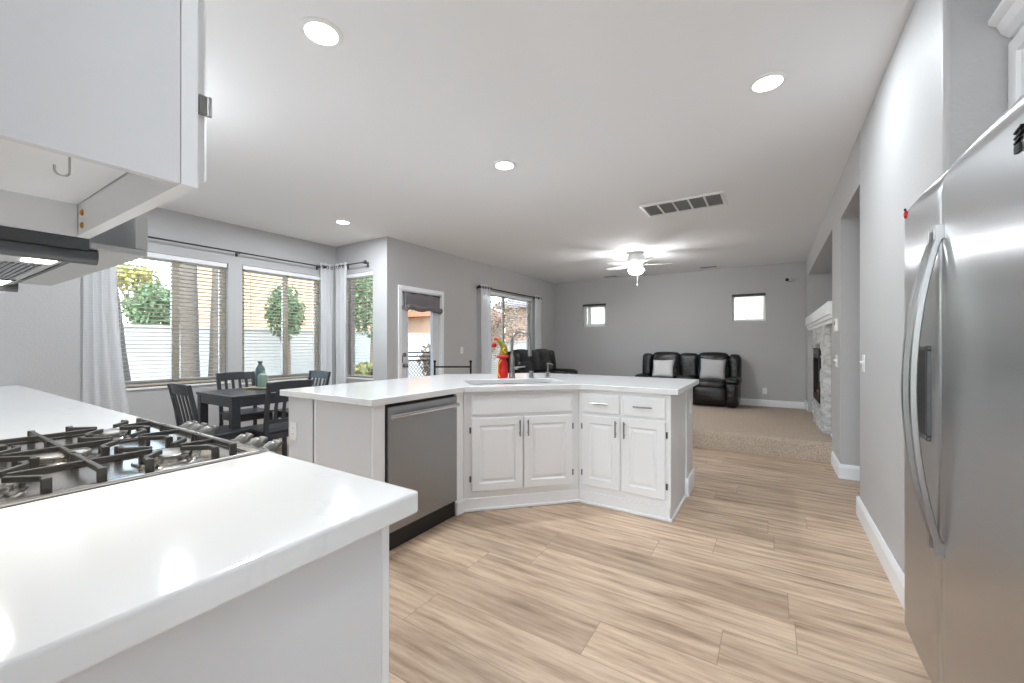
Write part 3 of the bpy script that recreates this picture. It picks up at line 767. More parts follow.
plainbase(-1.21, -.655, 'white base cabinet end nearest the viewer, under the counter corner', True)
plainbase(-4.74, -1.995, 'white base cabinets on the far side of the range')
tag(MB().box(-1.215, -.622, -.066, .62, .868, .914).build('worktop', M['quartz'], bevel=.006, seg=3), 'white quartz counter corner in the foreground right of the range', 'countertop')
tag(MB().box(-4.74, -1.99, -.066, .62, .868, .914).build('worktop', M['quartz'], bevel=.006, seg=3), 'long white quartz counter on the far side of the range', 'countertop')

# ------------------------------------------------------------------ gas range
RX0, RX1 = -1.988, -1.218
t = thing('gas_range', 'stainless gas range with black iron grates and front knobs', 'range', ((RX0+RX1)/2, .28, 0))
MB().box(RX0, RX1, -.06, .59, .06, .895).build('body', M['darksteel'], t)
MB().box(RX0+.02, RX1-.02, -.05, .55, .001, .059).build('kick', M['black'], t)
m = MB().box(RX0, RX1, -.06, .60, .896, .912); m.build('cooktop', M['cookmetal'], t, bevel=.004)
m = MB()
for a, b, c, d_ in ((RX0, RX0+.02, -.06, .60), (RX1-.02, RX1, -.06, .60), (RX0+.02, RX1-.02, -.06, -.03), (RX0+.02, RX1-.02, .575, .60)): m.box(a, b, c, d_, .9122, .9205)
m.build('rim', M['cookmetal'], t, bevel=.003)
m = MB(); pr = [(.601,.82),(.645,.82),(.665,.84),(.640,.905),(.601,.919)]
A = [m.bm.verts.new((RX0, y, z)) for y, z in pr]; B = [m.bm.verts.new((RX1, y, z)) for y, z in pr]
m.bm.faces.new(A); m.bm.faces.new(B[::-1])
for k in range(5): m.bm.faces.new((A[k], B[k], B[(k+1)%5], A[(k+1)%5]))
cp = m.build('control_panel', M['steel'], t, bevel=.004)
kax = Vector((0, .80, .60))
def knob(x):
    c = Vector((x, .648, .885)); R = kax.to_track_quat('Z', 'X').to_matrix().to_4x4()
    m = MB().lathe([(.027,0),(.027,.008),(.023,.012),(.021,.034),(.017,.040),(0,.041)], c, 20, R)
    g = MB(); 
    k = m.build('knob', M['knob'], t, smooth=True)
    g.rbox((0,0,.044), (.013,.042,.026), .006, 4); bmesh.ops.transform(g.bm, matrix=Matrix.Translation(c) @ R, verts=g.bm.verts)
    g.build('grip', M['knob'], k, smooth=True)
for x in (-1.895, -1.815, -1.735, -1.475, -1.385, -1.295): knob(x)
m = MB().box(RX0+.01, RX1-.01, .591, .625, .20, .80); m.build('oven_door', M['steel'], t, bevel=.006)
m = MB().tube([(RX0+.06,.672,.765),(RX1-.06,.672,.765)], .011, 12)
for x in (RX0+.1, RX1-.1): m.tube([(x,.672,.765),(x,.625,.765)], .008, 8)
m.build('oven_handle', M['chrome'], t, smooth=True)
MB().box(RX0+.01, RX1-.01, .591, .62, .07, .19).build('drawer', M['steel'], t, bevel=.005)
BUR = [(-1.36,.13,.045),(-1.36,.43,.052),(-1.603,.28,.06),(-1.846,.13,.048),(-1.846,.43,.05)]
for bx_, by_, br_ in BUR:
    o = MB().lathe([(br_*1.35,.9125),(br_*1.3,.918),(br_*.9,.919),(br_*.9,.925),(0,.925)], (bx_,by_,0), 28).build('burner', M['cookmetal'], t, smooth=True)
    MB().lathe([(br_*.94,.9255),(br_*.97,.930),(br_*.85,.934),(0,.9342)], (bx_,by_,0), 24).build('burner_cap', M['capmetal'], o, smooth=True)
def grate(x0, x1, burners):
    m = MB(); zt, bw, bh = .942, .0105, .0125
    def bar(a, b): m.beam((a[0],a[1],zt), (b[0],b[1],zt), bw, bh)
    def foot(x, y, dx):
        m.prism([(x-.006,y-.008),(x+.006,y-.008),(x+.006,y+.008),(x-.006,y+.008)], .9125, zt+bh/2)
    y0, y1 = .02, .56; ym = .28
    for y in (y0+.02, ym, y1-.02):
        bar((x0,y), (x1,y)); foot(x0, y, 1); foot(x1, y, -1)
    for bx_, by_, br_ in burners:
        for sx, xe in ((-1, x0), (1, x1)):
            for sy in (-1, 1):
                ye = by_+sy*.068; foot(xe, ye, -sx)
                xk = xe-sx*.03; bar((xe,ye), (xk,ye)); bar((xk,ye), (bx_+sx*.030, by_+sy*.022))
        bar((bx_, y0+.02 if by_ < ym else ym), (bx_, by_-.03)); bar((bx_, ym if by_ < ym else y1-.02), (bx_, by_+.03))
        m.tube([(bx_, by_+s_*.052, .9125) for s_ in (-1,)]+[(bx_, by_-.052, zt)], .006, 6)
        m.tube([(bx_, by_+.052, .9125), (bx_, by_+.052, zt)], .006, 6)
    for xe in (x0, x1): m.box(xe-.005, xe+.005, y0+.012, y1-.012, .9125, .9175)
    return m
for x0, x1, bl in ((RX1-.028-.222, RX1-.028, BUR[:2]), (-1.714, -1.492, [(-1.603,.15,.05),(-1.603,.41,.05)]), (RX0+.028, RX0+.25, BUR[3:])):
    grate(x0, x1, bl).build('grate', M['iron'], t, bevel=.002)

# ------------------------------------------------------------------ upper cabinets and hood
CZ = 1.413
t = thing('wall_cabinet', 'white upper cabinet end panel close to the viewer, hook under it', 'cabinet', (-.8, .07, CZ), 0, 'upper cabinets')
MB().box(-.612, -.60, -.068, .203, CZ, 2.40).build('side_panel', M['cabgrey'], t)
MB().box(-1.06, -1.045, -.068, .203, CZ, 2.40).build('side_panel', M['cab'], t)
MB().box(-1.045, -.612, -.068, .203, CZ+.055, CZ+.067).box(-1.045, -.612, -.068, .203, 2.385, 2.40).box(-1.045, -.612, -.068, -.056, CZ+.067, 2.385).build('body', M['cab'], t)
m = MB()
for a, b, c, d_ in cut(-1.06, -.60, CZ, 2.40, [(-1.015, -.645, CZ+.055, 2.36)]): m.box(a, b, .204, .221, c, d_)
m.build('face_frame', M['cab'], t)
m = raised_door(.448, .93, .013); bmesh.ops.rotate(m.bm, cent=(0,0,0), matrix=Matrix.Rotation(PI, 3, 'Z'), verts=m.bm.verts)
dr = at(m, -.608, .222, CZ+.012).build('door', M['cab'], t)
for z in (CZ+.105, 2.2): MB().box(-.602, -.5985, .222, .232, z-.012, z+.012).tube([(-.5985,.233,z-.012),(-.5985,.233,z+.012)], .0025, 8).build('hinge', M['nickel'], dr)
hx, hy = -.632, .117
pts = [(hx,hy,CZ+.054),(hx,hy,CZ-.010)]+[(hx+.0, hy-.0055+.0055*math.cos(a), CZ-.010-.0055*math.sin(a)) for a in [PI*k/10 for k in range(1,11)]]+[(hx,hy-.011,CZ-.006)]
MB().tube(pts, .0011, 8).build('cup_hook', M['chrome'], t, smooth=True)
for z in (CZ+.014, CZ+.036): MB().lathe([(.0055,0),(.0055,.0015),(.003,.003),(0,.003)], (-1.015,.2035,z), 14, Matrix.Rotation(PI/2, 4, 'X')).build('screw', M['screw'], t, smooth=True)
# range hood
HX0, HX1 = -1.845, -1.063
t = thing('range_hood', 'slim stainless range hood with lit lamps under the upper cabinets', 'range hood', ((HX0+HX1)/2, .1, CZ))
MB().box(HX0, HX1, -.066, .222, 1.392, 1.50).build('body', M['darksteel'], t)
m = MB().box(HX0+.02, HX1-.035, -.06, .215, 1.386, 1.3915); m.build('underside', M['hoodgrey'], t)
m = MB().box(HX0, HX1, .2225, .306, 1.396, 1.408).box(HX0, HX1, .287, .307, 1.4085, 1.475); m.build('visor', M['hoodgrey'], t, bevel=.003)
MB().tube([(HX1-.017,-.06,1.384),(HX1-.017,.235,1.384)], .016, 14).build('side_rail', M['darksteel'], t, smooth=True)
MB().tube([(HX0+.017,-.06,1.384),(HX0+.017,.235,1.384)], .016, 14).build('side_rail', M['darksteel'], t, smooth=True)
m = MB()
for i in range(26): y = -.03+i*.009; m.box(-1.64, -1.30, y, y+.0045, 1.3835, 1.3858)
m.build('filter_bars', M['darksteel'], t)
MB().box(-1.665, -1.65, -.06, .21, 1.3832, 1.3858).box(HX0+.03, HX1-.05, .2155, .2222, 1.3836, 1.392).build('seam', M['black'], t)
for x in (-1.19, -1.74):
    o = MB().box(x-.065, x+.065, .165, .205, 1.3836, 1.3858).build('lamp_lens', M['hoodlamp'], t)
    L = bpy.data.lights.new('hood_lamp', 'AREA'); L.shape = 'RECTANGLE'; L.size = .14; L.size_y = .04; L.energy = HOOD; L.color = (1,.95,.85)
    lo = bpy.data.objects.new('lamp', L); C.objects.link(lo); lo.parent = t; lo.location = Vector((x, .178, 1.380))-Vector(t.location)
t = thing('wall_cabinet', 'white short upper cabinet above the range hood', 'cabinet', ((HX0+HX1)/2, .07, 1.51), 0, 'upper cabinets')
MB().box(HX0+.001, -1.0615, -.068, .203, 1.501, 2.40).build('body', M['cab'], t)
MB().box(HX0+.001, -1.0615, .204, .221, 1.501, 2.40).build('face_frame', M['cab'], t)
for x in (HX0+.39, -1.072):
    m = raised_door(.37, .84); bmesh.ops.rotate(m.bm, cent=(0,0,0), matrix=Matrix.Rotation(PI, 3, 'Z'), verts=m.bm.verts); at(m, x, .222, 1.53).build('door', M['cab'], t)
t = thing('wall_cabinet', 'white upper cabinet on the far side of the range hood', 'cabinet', (-2.4, .07, CZ), 0, 'upper cabinets')
MB().box(-3.2, -1.89, -.068, .203, 1.372, 2.40).build('body', M['cab'], t)
MB().box(-3.2, -1.89, .204, .221, 1.372, 2.40).build('face_frame', M['cab'], t)
for i in range(3):
    m = raised_door(.42, .95); bmesh.ops.rotate(m.bm, cent=(0,0,0), matrix=Matrix.Rotation(PI, 3, 'Z'), verts=m.bm.verts); at(m, -1.90-.432*i, .222, 1.40).build('door', M['cab'], t)

# ------------------------------------------------------------------ refrigerator
FX, FY0, FY1, FYS = .422, 1.18, 2.098, 1.702
t = thing('refrigerator', 'large stainless side-by-side refrigerator with two bowed handles', 'refrigerator', (.8, 1.63, 0))
MB().box(FX+.075, 1.22, FY0+.01, FY1-.005, .05, 1.735).build('body', M['darksteel'], t)
MB().box(FX+.09, FX+.12, FY0+.02, FY1-.02, .012, .15).build('kick_grille', M['black'], t)
m = MB()
for x in (.56, 1.15):
    for y in (FY0+.07, FY1-.07): m.lathe([(.02,.0005),(.02,.05)], (x, y, 0), 12)
m.build('foot', M['black'], t)
def fdoor(y0, y1, z0, z1):
    m = MB(); n = 10; cols = []
    prof = []
    for k in range(n+1):       # rounded vertical edges, faintly bowed front
        f = k/n; y = y0+(y1-y0)*f; e = min(f, 1-f)*(y1-y0); x = FX-.004*math.sin(PI*f)
        if e < .012: x += .012-math.sqrt(max(0, .012**2-(.012-e)**2))
        prof.append((x, y))
    extra = [(FX+.012, y0), (FX+.0035, y0+.0035)]; ex2 = [(FX+.0035, y1-.0035), (FX+.012, y1)]
    prof = extra+[(FX-.0005, y0+.012)]+prof[1:-1]+[(FX-.0005, y1-.012)]+ex2
    zs = [(z0+.004,.012),(z0+.012,.004),(z0+.03,0)]+[(z0+.03+(z1-.11-z0)*i/6, 0) for i in range(1, 7)]+[(z1-.05,.004),(z1-.028,.012),(z1-.012,.024),(z1-.003,.042),(z1,.06)]
    G = [[m.bm.verts.new((x+dx, y, z)) for x, y in prof] for z, dx in zs]
    for a, b in zip(G, G[1:]):
        for k in range(len(prof)-1): m.bm.faces.new((a[k], a[k+1], b[k+1], b[k]))
    bt = [(m.bm.verts.new((FX+.072, y0, r[0].co.z)), m.bm.verts.new((FX+.072, y1, r[0].co.z))) for r in G]
    for i in range(len(G)-1):
        m.bm.faces.new((G[i][0], G[i+1][0], bt[i+1][0], bt[i][0])); m.bm.faces.new((G[i][-1], bt[i][1], bt[i+1][1], G[i+1][-1]))
        m.bm.faces.new((bt[i][0], bt[i+1][0], bt[i+1][1], bt[i][1]))
    m.bm.faces.new([bt[0][0]]+G[0]+[bt[0][1]]); m.bm.faces.new([bt[-1][1]]+G[-1][::-1]+[bt[-1][0]])
    return m
fz = fdoor(FYS+.003, FY1, .15, 1.752).build('freezer_door', M['steel'], t, smooth=True, angle=50)
fr_ = fdoor(FY0, FYS-.003, .15, 1.752).build('fridge_door', M['steel'], t, smooth=True, angle=50)
def fhandle(y, sgn):
    m = MB(); n = 22; pts = []
    for k in range(n+1):
        f = k/n; z = .625+(1.545-.625)*f; bow = .062*math.sin(PI*f)**.8 if 0 < f < 1 else 0
        pts.append((FX-.006-bow, y+sgn*.012*math.sin(PI*f), z))
    m.sweep(pts, .020, .015)
    for k in (0, n): m.box(FX-.02, FX+.002, pts[k][1]-.011, pts[k][1]+.011, pts[k][2]-.02, pts[k][2]+.02)
    return m
fhandle(FYS+.030, 1).build('handle', M['handlesteel'], fz, smooth=True, angle=30)
fhandle(FYS-.030, -1).build('handle', M['handlesteel'], fr_, smooth=True, angle=30)
m = MB()
for a, b, c, d_ in cut(1.775, 2.035, .915, 1.215, [(1.79, 2.02, .93, 1.20)]): m.box(FX-.013, FX+.004, a, b, c, d_)
m.build('dispenser_frame', M['darksteel'], fz, bevel=.004)
MB().box(FX-.0085, FX+.003, 1.79, 2.02, .93, 1.20).build('dispenser_recess', M['black'], fz)
m = MB()
for k, (dy, ln) in enumerate(((0,.028),(.011,.030),(.021,.022))):
    y = 1.2275-dy*.0+.0; m.beam((FX-.0045,1.247-.0,1.645-dy*1.0),(FX-.0045,1.247-ln,1.652-dy*1.0), .004, .006, up=(1,0,0))
m.rbox((FX-.0045,1.238,1.613), (.005,.024,.018), .002, 3)
m.build('badge', M['blackmetal'], fr_)
t = thing('fridge_magnet', 'small red magnet with a dark tip on the top corner of the freezer door', 'magnet', (FX+.02, 2.07, 1.69))
m = MB().sphere((FX-.001, 2.066, 1.70), .013, 8, (.5,.75,1.25)); m.build('shell', M['redgloss'], t, smooth=True)
MB().sphere((FX-.003, 2.066, 1.718), .007, 6, (.6,.9,.8)).build('head', M['black'], t, smooth=True)
# cabinet over the refrigerator
t = thing('wall_cabinet', 'white cabinet with crown moulding above the refrigerator', 'cabinet', (1.0, 1.62, 1.85), 0, 'upper cabinets')
MB().box(.705, 1.295, 1.125, 2.105, 1.83, 2.27).build('body', M['cab'], t)
m = raised_door(.47, .40); bmesh.ops.rotate(m.bm, cent=(0,0,0), matrix=Matrix.Rotation(-PI/2, 3, 'Z'), verts=m.bm.verts); at(m, .704, 2.10, 1.85).build('door', M['cab'], t)
m = raised_door(.47, .40); bmesh.ops.rotate(m.bm, cent=(0,0,0), matrix=Matrix.Rotation(-PI/2, 3, 'Z'), verts=m.bm.verts); at(m, .704, 1.61, 1.85).build('door', M['cab'], t)
m = MB(); pr = [(.705,2.271),(.69,2.271),(.672,2.29),(.660,2.32),(.640,2.335),(.640,2.35),(.705,2.35)]
A = [m.bm.verts.new((x, 1.125, z)) for x, z in pr]; B = [m.bm.verts.new((x, 2.105, z)) for x, z in pr]
m.bm.faces.new(A); m.bm.faces.new(B[::-1])
for k in range(len(pr)): m.bm.faces.new((A[k], B[k], B[(k+1)%len(pr)], A[(k+1)%len(pr)]))
m.build('crown_moulding', M['cab'], t)

# ------------------------------------------------------------------ dining table and chairs
TX0, TX1, TY0, TY1 = -4.80, -4.06, 1.75, 2.76
t = thing('dining_table', 'charcoal wooden dining table beside the nook windows', 'table', ((TX0+TX1)/2, (TY0+TY1)/2, 0))
MB().box(TX0, TX1, TY0, TY1, .722, .75).build('tabletop', M['chairwood'], t, bevel=.004)
m = MB(); i_ = .012
m.box(TX0+.08, TX1-.08, TY0+i_, TY0+i_+.02, .645, .7215).box(TX0+.08, TX1-.08, TY1-i_-.02, TY1-i_, .645, .7215).box(TX0+i_, TX0+i_+.02, TY0+.08, TY1-.08, .645, .7215).box(TX1-i_-.02, TX1-i_, TY0+.08, TY1-.08, .645, .7215)
m.build('apron', M['chairwood'], t, bevel=.002)
for x in (TX0+.008, TX1-.078):
    for y in (TY0+.008, TY1-.078): MB().box(x, x+.07, y, y+.07, .001, .7215).build('leg', M['chairwood'], t, bevel=.004)
def make_chair(label, loc, rz):
    """faces local +y; back at y=-.2"""
    t = thing('dining_chair', label, 'chair', loc, rz, 'chairs around the dining table'); w = M['chairwood']; W = .20
    m = MB(); m.rbox((0,.0,.445), (.405,.40,.028), .012, 6); m.build('seat', w, t, world=False, smooth=True)
    m = MB().box(-.165,.165,.16,.178,.37,.43).box(-.165,.165,-.185,-.167,.37,.43).box(-.185,-.167,-.165,.155,.37,.43).box(.167,.185,-.165,.155,.37,.43)
    m.build('apron', w, t, world=False, bevel=.002)
    for sx in (-1,1):
        m = MB(); m.beam((sx*.178,.168,.001),(sx*.178,.168,.43), .034, .034); m.build('leg', w, t, world=False, bevel=.003)
        m = MB(); pts = [(sx*.18,-.205,.001),(sx*.18,-.19,.25),(sx*.18,-.19,.46),(sx*.183,-.215,.66),(sx*.187,-.262,.885)]
        for p, q in zip(pts, pts[1:]): m.beam(p, (q[0],q[1],q[2]+.0005), .03, .034, up=(1,0,0))
        m.build('leg', w, t, world=False, bevel=.002)
    def back(z): return -.19-.072*max(0, (z-.46)/.425)**1.25
    m = MB(); n = 8; z0, z1 = .80, .885
    for z, nm in ((None,'x'),): pass
    rows = []
    for k in range(n+1):
        f = k/n*2-1; x = f*.176; c = -.012*(1-f*f); zz1 = z1-.006*(1-f*f)*-1
        rows.append([m.bm.verts.new((x, back(z0)+c-.009, z0)), m.bm.verts.new((x, back(z0)+c+.009, z0)), m.bm.verts.new((x, back(z1)+c+.009, zz1)), m.bm.verts.new((x, back(z1)+c-.009, zz1))])
    for a, b in zip(rows, rows[1:]):
        for k in range(4): m.bm.faces.new((a[k], a[(k+1)%4], b[(k+1)%4], b[k]))
    m.bm.faces.new(rows[0]); m.bm.faces.new(rows[-1][::-1]); m.build('top_rail', w, t, world=False, bevel=.002)
    m = MB(); m.beam((-.168,back(.53),.53),(.168,back(.53),.53), .018, .035); m.build('lower_rail', w, t, world=False, bevel=.002)
    for x in (-.108,-.036,.036,.108):
        m = MB(); m.beam((x,back(.548),.546),(x,back(.675)-.004,.675),.028,.010,up=(0,1,0)); m.beam((x,back(.675)-.004,.674),(x,back(.80)-.008,.802),.028,.010,up=(0,1,0)); m.build('slat', w, t, world=False, bevel=.001)
    return t
ch = make_chair('charcoal dining chair at the near left end of the table, back towards the counter', (-4.15, 1.655, 0), 0)
dup(ch, (-5.07, 2.34, 0), -PI/2, 'charcoal dining chair between the table and the nook windows')
dup(ch, (-3.93, 2.06, 0), PI/2, 'charcoal dining chair on the island side of the table')
dup(ch, (-4.70, 2.74, 0), PI, 'charcoal dining chair at the far end of the table near the curtained corner')
p = Vector((-4.55, 2.27, .7505)); t = thing('tray', 'slatted bamboo tray under the two bottles on the dining table', 'tray', p, .5)
m = MB()
for i in range(7): m.box(-.16, .16, -.10+i*.029, -.10+i*.029+.024, .008, .016)
m.build('slats', M['bamboo'], t, world=False, bevel=.002)
m = MB().box(-.15,-.13,-.10,.10,.0005,.0078).box(.13,.15,-.10,.10,.0005,.0078); m.build('runner', M['bamboo'], t, world=False)
p = Vector((-4.53, 2.245, .7672)); t = thing('bottle', 'shorter sage green bottle in front on the tray', 'bottle', p)
MB().lathe([(0,0),(.042,.0005),(.045,.008),(.045,.11),(.040,.13),(.022,.142),(.018,.15),(.018,.165),(.021,.168),(.021,.173),(0,.173)], p, 22).build('body', M['sage'], t, smooth=True)
p = Vector((-4.63, 2.27, .7672)); t = thing('bottle', 'taller dark teal bottle behind the sage one on the tray', 'bottle', p)
MB().lathe([(0,0),(.042,.0005),(.046,.01),(.048,.10),(.046,.17),(.040,.20),(.022,.225),(.017,.235),(.017,.25),(.026,.262),(.026,.268),(0,.268)], p, 22).build('body', M['teal'], t, smooth=True)

# ------------------------------------------------------------------ black metal gate post and rail by the door
t = thing('metal_rail', 'black metal rail with two ball-topped posts near the glazed door', 'railing', (-4.07, 4.75, 0))
A_, B_ = Vector((-4.29, 4.60, 0)), Vector((-3.84, 4.90, 0))
for q in (A_, B_):
    o = MB().tube([q+Vector((0,0,.001)), q+Vector((0,0,.94))], .014, 10).build('post', M['blackmetal'], t, smooth=True)
    MB().sphere(q+Vector((0,0,.955)), .022, 8).build('post_cap', M['blackmetal'], o, smooth=True)
MB().beam(A_+Vector((0,0,.875)), B_+Vector((0,0,.875)), .018, .024).build('rail', M['blackmetal'], t)
MB().beam(A_+Vector((0,0,.12)), B_+Vector((0,0,.12)), .018, .024).build('rail', M['blackmetal'], t)
m = MB()
for i in range(1, 6): q = A_.lerp(B_, i/6); m.tube([q+Vector((0,0,.12)), q+Vector((0,0,.60))], .005, 6)
m.beam(A_+Vector((0,0,.60)), B_+Vector((0,0,.60)), .014, .016)
m.build('bars', M['blackmetal'], t)

# ------------------------------------------------------------------ sofas
def loveseat(loc, rz, label, tiltx=0.0):
    """local: width along x, faces -y, back at +y; feet at z=0"""
    t = thing('recliner_loveseat', label, 'sofa', loc, rz, 'black leather recliners'); t.rotation_euler = (tiltx, 0, rz); L = M['leather']
    Wd = 1.86; rx = lambda a: Matrix.Rotation(a, 3, 'X')
    m = MB(); m.rbox((0,.05,.14), (Wd-.10,.80,.24), .04, 6); m.build('base', L, t, world=False, smooth=True)
    for sx in (-1,1):
        m = MB(); m.rbox((sx*(Wd/2-.13),-.03,.245), (.21,.84,.45), .07, 8, bulge=.01); o = m.build('armrest', L, t, world=False, smooth=True)
        m = MB(); m.rbox((sx*(Wd/2-.12),-.08,.49), (.26,.66,.14), .068, 8, bulge=.012); m.build('arm_pad', L, o, world=False, smooth=True)
        m = MB(); m.rbox((sx*.44,-.10,.41), (.56,.60,.20), .08, 8, bulge=.025); m.build('seat_cushion', L, t, world=False, smooth=True)
        m = MB(); m.rbox((sx*.44,-.40,.22), (.54,.10,.30), .045, 8, bulge=.012); m.build('footrest', L, t, world=False, smooth=True)
        m = MB(); m.rbox((sx*.44,.20,.60), (.57,.20,.42), .085, 8, rot=rx(-.18), bulge=.03); o = m.build('backrest', L, t, world=False, smooth=True)
        m = MB(); m.rbox((sx*.44,.27,.83), (.54,.24,.32), .07, 8, rot=rx(-.18), bulge=.02); m.build('headrest', L, o, world=False, smooth=True)
        m = MB(); m.rbox((sx*.815,.27,.70), (.20,.30,.52), .06, 8, rot=rx(-.12), bulge=.012); m.build('back_wing', L, t, world=False, smooth=True)
    m = MB(); m.rbox((0,.0,.36), (.30,.80,.40), .06, 8, bulge=.01); m.build('console', L, t, world=False, smooth=True)
    m = MB(); m.rbox((0,.26,.71), (.35,.27,.52), .06, 8, rot=rx(-.14), bulge=.02); m.build('console_back', L, t, world=False, smooth=True)
    return t
slope = -math.atan((.206-.02)/(9.32-5.345))
def carpz(y): return .206+(y-5.345)*(.02-.206)/(9.32-5.345)
ls = loveseat((-1.41, 8.72, carpz(8.72)+.0), 0, 'black leather reclining loveseat against the far wall')
ls2 = dup(ls, (-4.0, 7.48, carpz(7.48)), PI/2, 'black leather reclining sofa under the window beside the white curtain')
def pillow(loc, rot, sx, sz, th, mat, label):
    m = MB(); n = 14; G = {}
    for s_ in (-1,1):
        for i in range(n+1):
            for j in range(n+1):
                u, v = 2*i/n-1, 2*j/n-1
                e = (1-u**4)*(1-v**4); pin = 1-.06*(1-abs(u))*(abs(v)**4)-.06*(1-abs(v))*(abs(u)**4)
                if s_ == 1 and (i in (0,n) or j in (0,n)): G[s_,i,j] = G[-1,i,j]; continue
                G[s_,i,j] = m.bm.verts.new((u*sx/2*(1-.07*(1-abs(v))*abs(u)**3), s_*th/2*max(0,e)**.6, v*sz/2*(1-.07*(1-abs(u))*abs(v)**3)))
    for s_ in (-1,1):
        for i in range(n):
            for j in range(n):
                q = [G[s_,i,j], G[s_,i+1,j], G[s_,i+1,j+1], G[s_,i,j+1]]; m.bm.faces.new(q if s_ > 0 else q[::-1])
    o = m.build('throw_pillow', mat, smooth=True, angle=180); o.location = loc; o.rotation_euler = rot
    return tag(o, label, 'pillow')
pz = carpz(8.5)
pillow((-.95, 8.665, pz+.68), (-.40, .04, .05), .44, .42, .14, M['greyfab'], 'grey patterned throw pillow on the right seat of the loveseat')
pillow((-1.86, 8.665, pz+.665), (-.40, -.03, -.04), .42, .38, .13, M['whitefab'], 'pale plain throw pillow on the left seat of the loveseat')

# ------------------------------------------------------------------ fireplace
fy0, fy1 = 5.93, 7.50
t = thing('fireplace', 'white stacked-stone fireplace surround with a black electric firebox', 'fireplace', (XR+.05, 6.7, .15))
m = MB(); rs = random.Random(3)
z = .17 - .08; row = 0
while z < 1.435:
    hgt = min(rs.choice((.03,.045,.06,.075)), 1.437-z); y = fy0
    while y < fy1-.005:
        ln = min(rs.uniform(.06,.20), fy1-y); d = rs.uniform(.0,.022)
        zz0, zz1 = z+.0003, z+hgt-.0003
        if not (y+ln > 6.36 and y < 7.22 and zz1 > .47 and zz0 < 1.17): m.box(XR-.004-d+.0, XR+.049, y+.0003, y+ln-.0003, max(zz0, carpz(y+ln)+.002), max(zz1, carpz(y)+.01))
        else:
            if y < 6.36: m.box(XR-.004-d, XR+.049, y+.001, 6.36, zz0, zz1)
            if y+ln > 7.22: m.box(XR-.004-d, XR+.049, 7.22, y+ln-.001, zz0, zz1)
        y += ln
    z += hgt
m.build('stone_facing', M['stone'], t)
m = MB()
for a, b, c, d_ in cut(6.37, 7.21, .475, 1.165, [(6.43, 7.15, .54, 1.03)]): m.box(XR-.03, XR+.045, a, b, c, d_)
m.build('firebox_frame', M['blackmetal'], t, bevel=.003)
m = MB()
for i in range(6): m.box(XR-.034, XR-.0305, 6.44, 7.14, 1.05+i*.017, 1.059+i*.017)
m.build('vent_louvres', M['darksteel'], t)
MB().box(XR+.030, XR+.044, 6.43, 7.15, .54, 1.03).build('flame_screen', M['flame'], t)
m = MB()
for i in range(5): m.tube([(XR+.012,6.5+i*.13,.56+.01*(i%2)),(XR+.015,6.62+i*.12,.575)], .018, 8)
m.build('logs', M['twig'], t, smooth=True)
t = thing('mantel_shelf', 'thick white mantel shelf with stepped moulding above the fireplace', 'mantel', (XR, 7.1, 1.44))
MB().box(XR-.035, 1.045, 5.352, 8.70, 1.53, 1.665).build('shelf', M['trim'], t, bevel=.004)
m = MB().box(XR-.018, XR+.30, 5.352, 8.69, 1.485, 1.529).box(XR-.002, XR+.30, 5.352, 8.68, 1.442, 1.484); m.build('moulding', M['trim'], t, bevel=.006)

# ------------------------------------------------------------------ ceiling fixtures
def downlight(x, y, label, on=True, p=None):
    t = thing('recessed_light', label, 'ceiling light', (x, y, H), 0, 'recessed ceiling lights')
    MB().lathe([(.098,-.0005),(.098,-.004),(.090,-.008),(.076,-.008),(.074,-.003),(.074,-.0005)], (x, y, H), 32).build('trim_ring', M['plate'], t, smooth=True)
    MB().lathe([(.073,-.0006),(.073,-.0050),(0,-.0055)], (x, y, H), 32).build('lens', M['lens'], t, smooth=True)
    L = bpy.data.lights.new('downlight', 'AREA'); L.shape = 'DISK'; L.size = .14; L.energy = p or LAMP; L.color = (.86,.94,1)
    lo = bpy.data.objects.new('lamp', L); C.objects.link(lo); lo.parent = t; lo.location = (0,0,-.012)
downlight(-1.85, 1.19, 'recessed light nearest the viewer, beside the upper cabinet', p=9)
downlight(-.02, 2.80, 'recessed light over the walkway near the refrigerator wall', p=8)
downlight(-1.91, 2.90, 'recessed light above the island sink')
downlight(-4.50, 3.18, 'recessed light over the dining nook by the jog wall')
downlight(-4.50, 1.50, 'recessed light over the near half of the dining nook', p=9)
def dome(x, y, label, energy):  # out-of-view fixtures added to brighten ceiling and cabinets
    t = thing('fill_light', label, 'ceiling light', (x, y, H), 0, 'added fill lights')
    MB().lathe([(.17,-.0005),(.175,-.012),(.17,-.025)], (x,y,H), 32).build('base', M['plate'], t, smooth=True)
    MB().lathe([(.165,-.026),(.16,-.06),(.12,-.10),(.06,-.122),(0,-.128)], (x,y,H), 32).build('glass_dome', M['dome'], t, smooth=True)
    L = bpy.data.lights.new('fill_lamp', 'POINT'); L.energy = energy; L.shadow_soft_size = .12; L.color = (.84,.93,1)
    lo = bpy.data.objects.new('lamp', L); C.objects.link(lo); lo.parent = t; lo.location = (0,0,-.42)
dome(-.15, -1.75, 'added dome fill light, unseen, in the aisle behind the viewer', FILL_DOME)
dome(-3.1, .75, 'added dome fill light, hidden from view above the range aisle', FILL_DOME2)
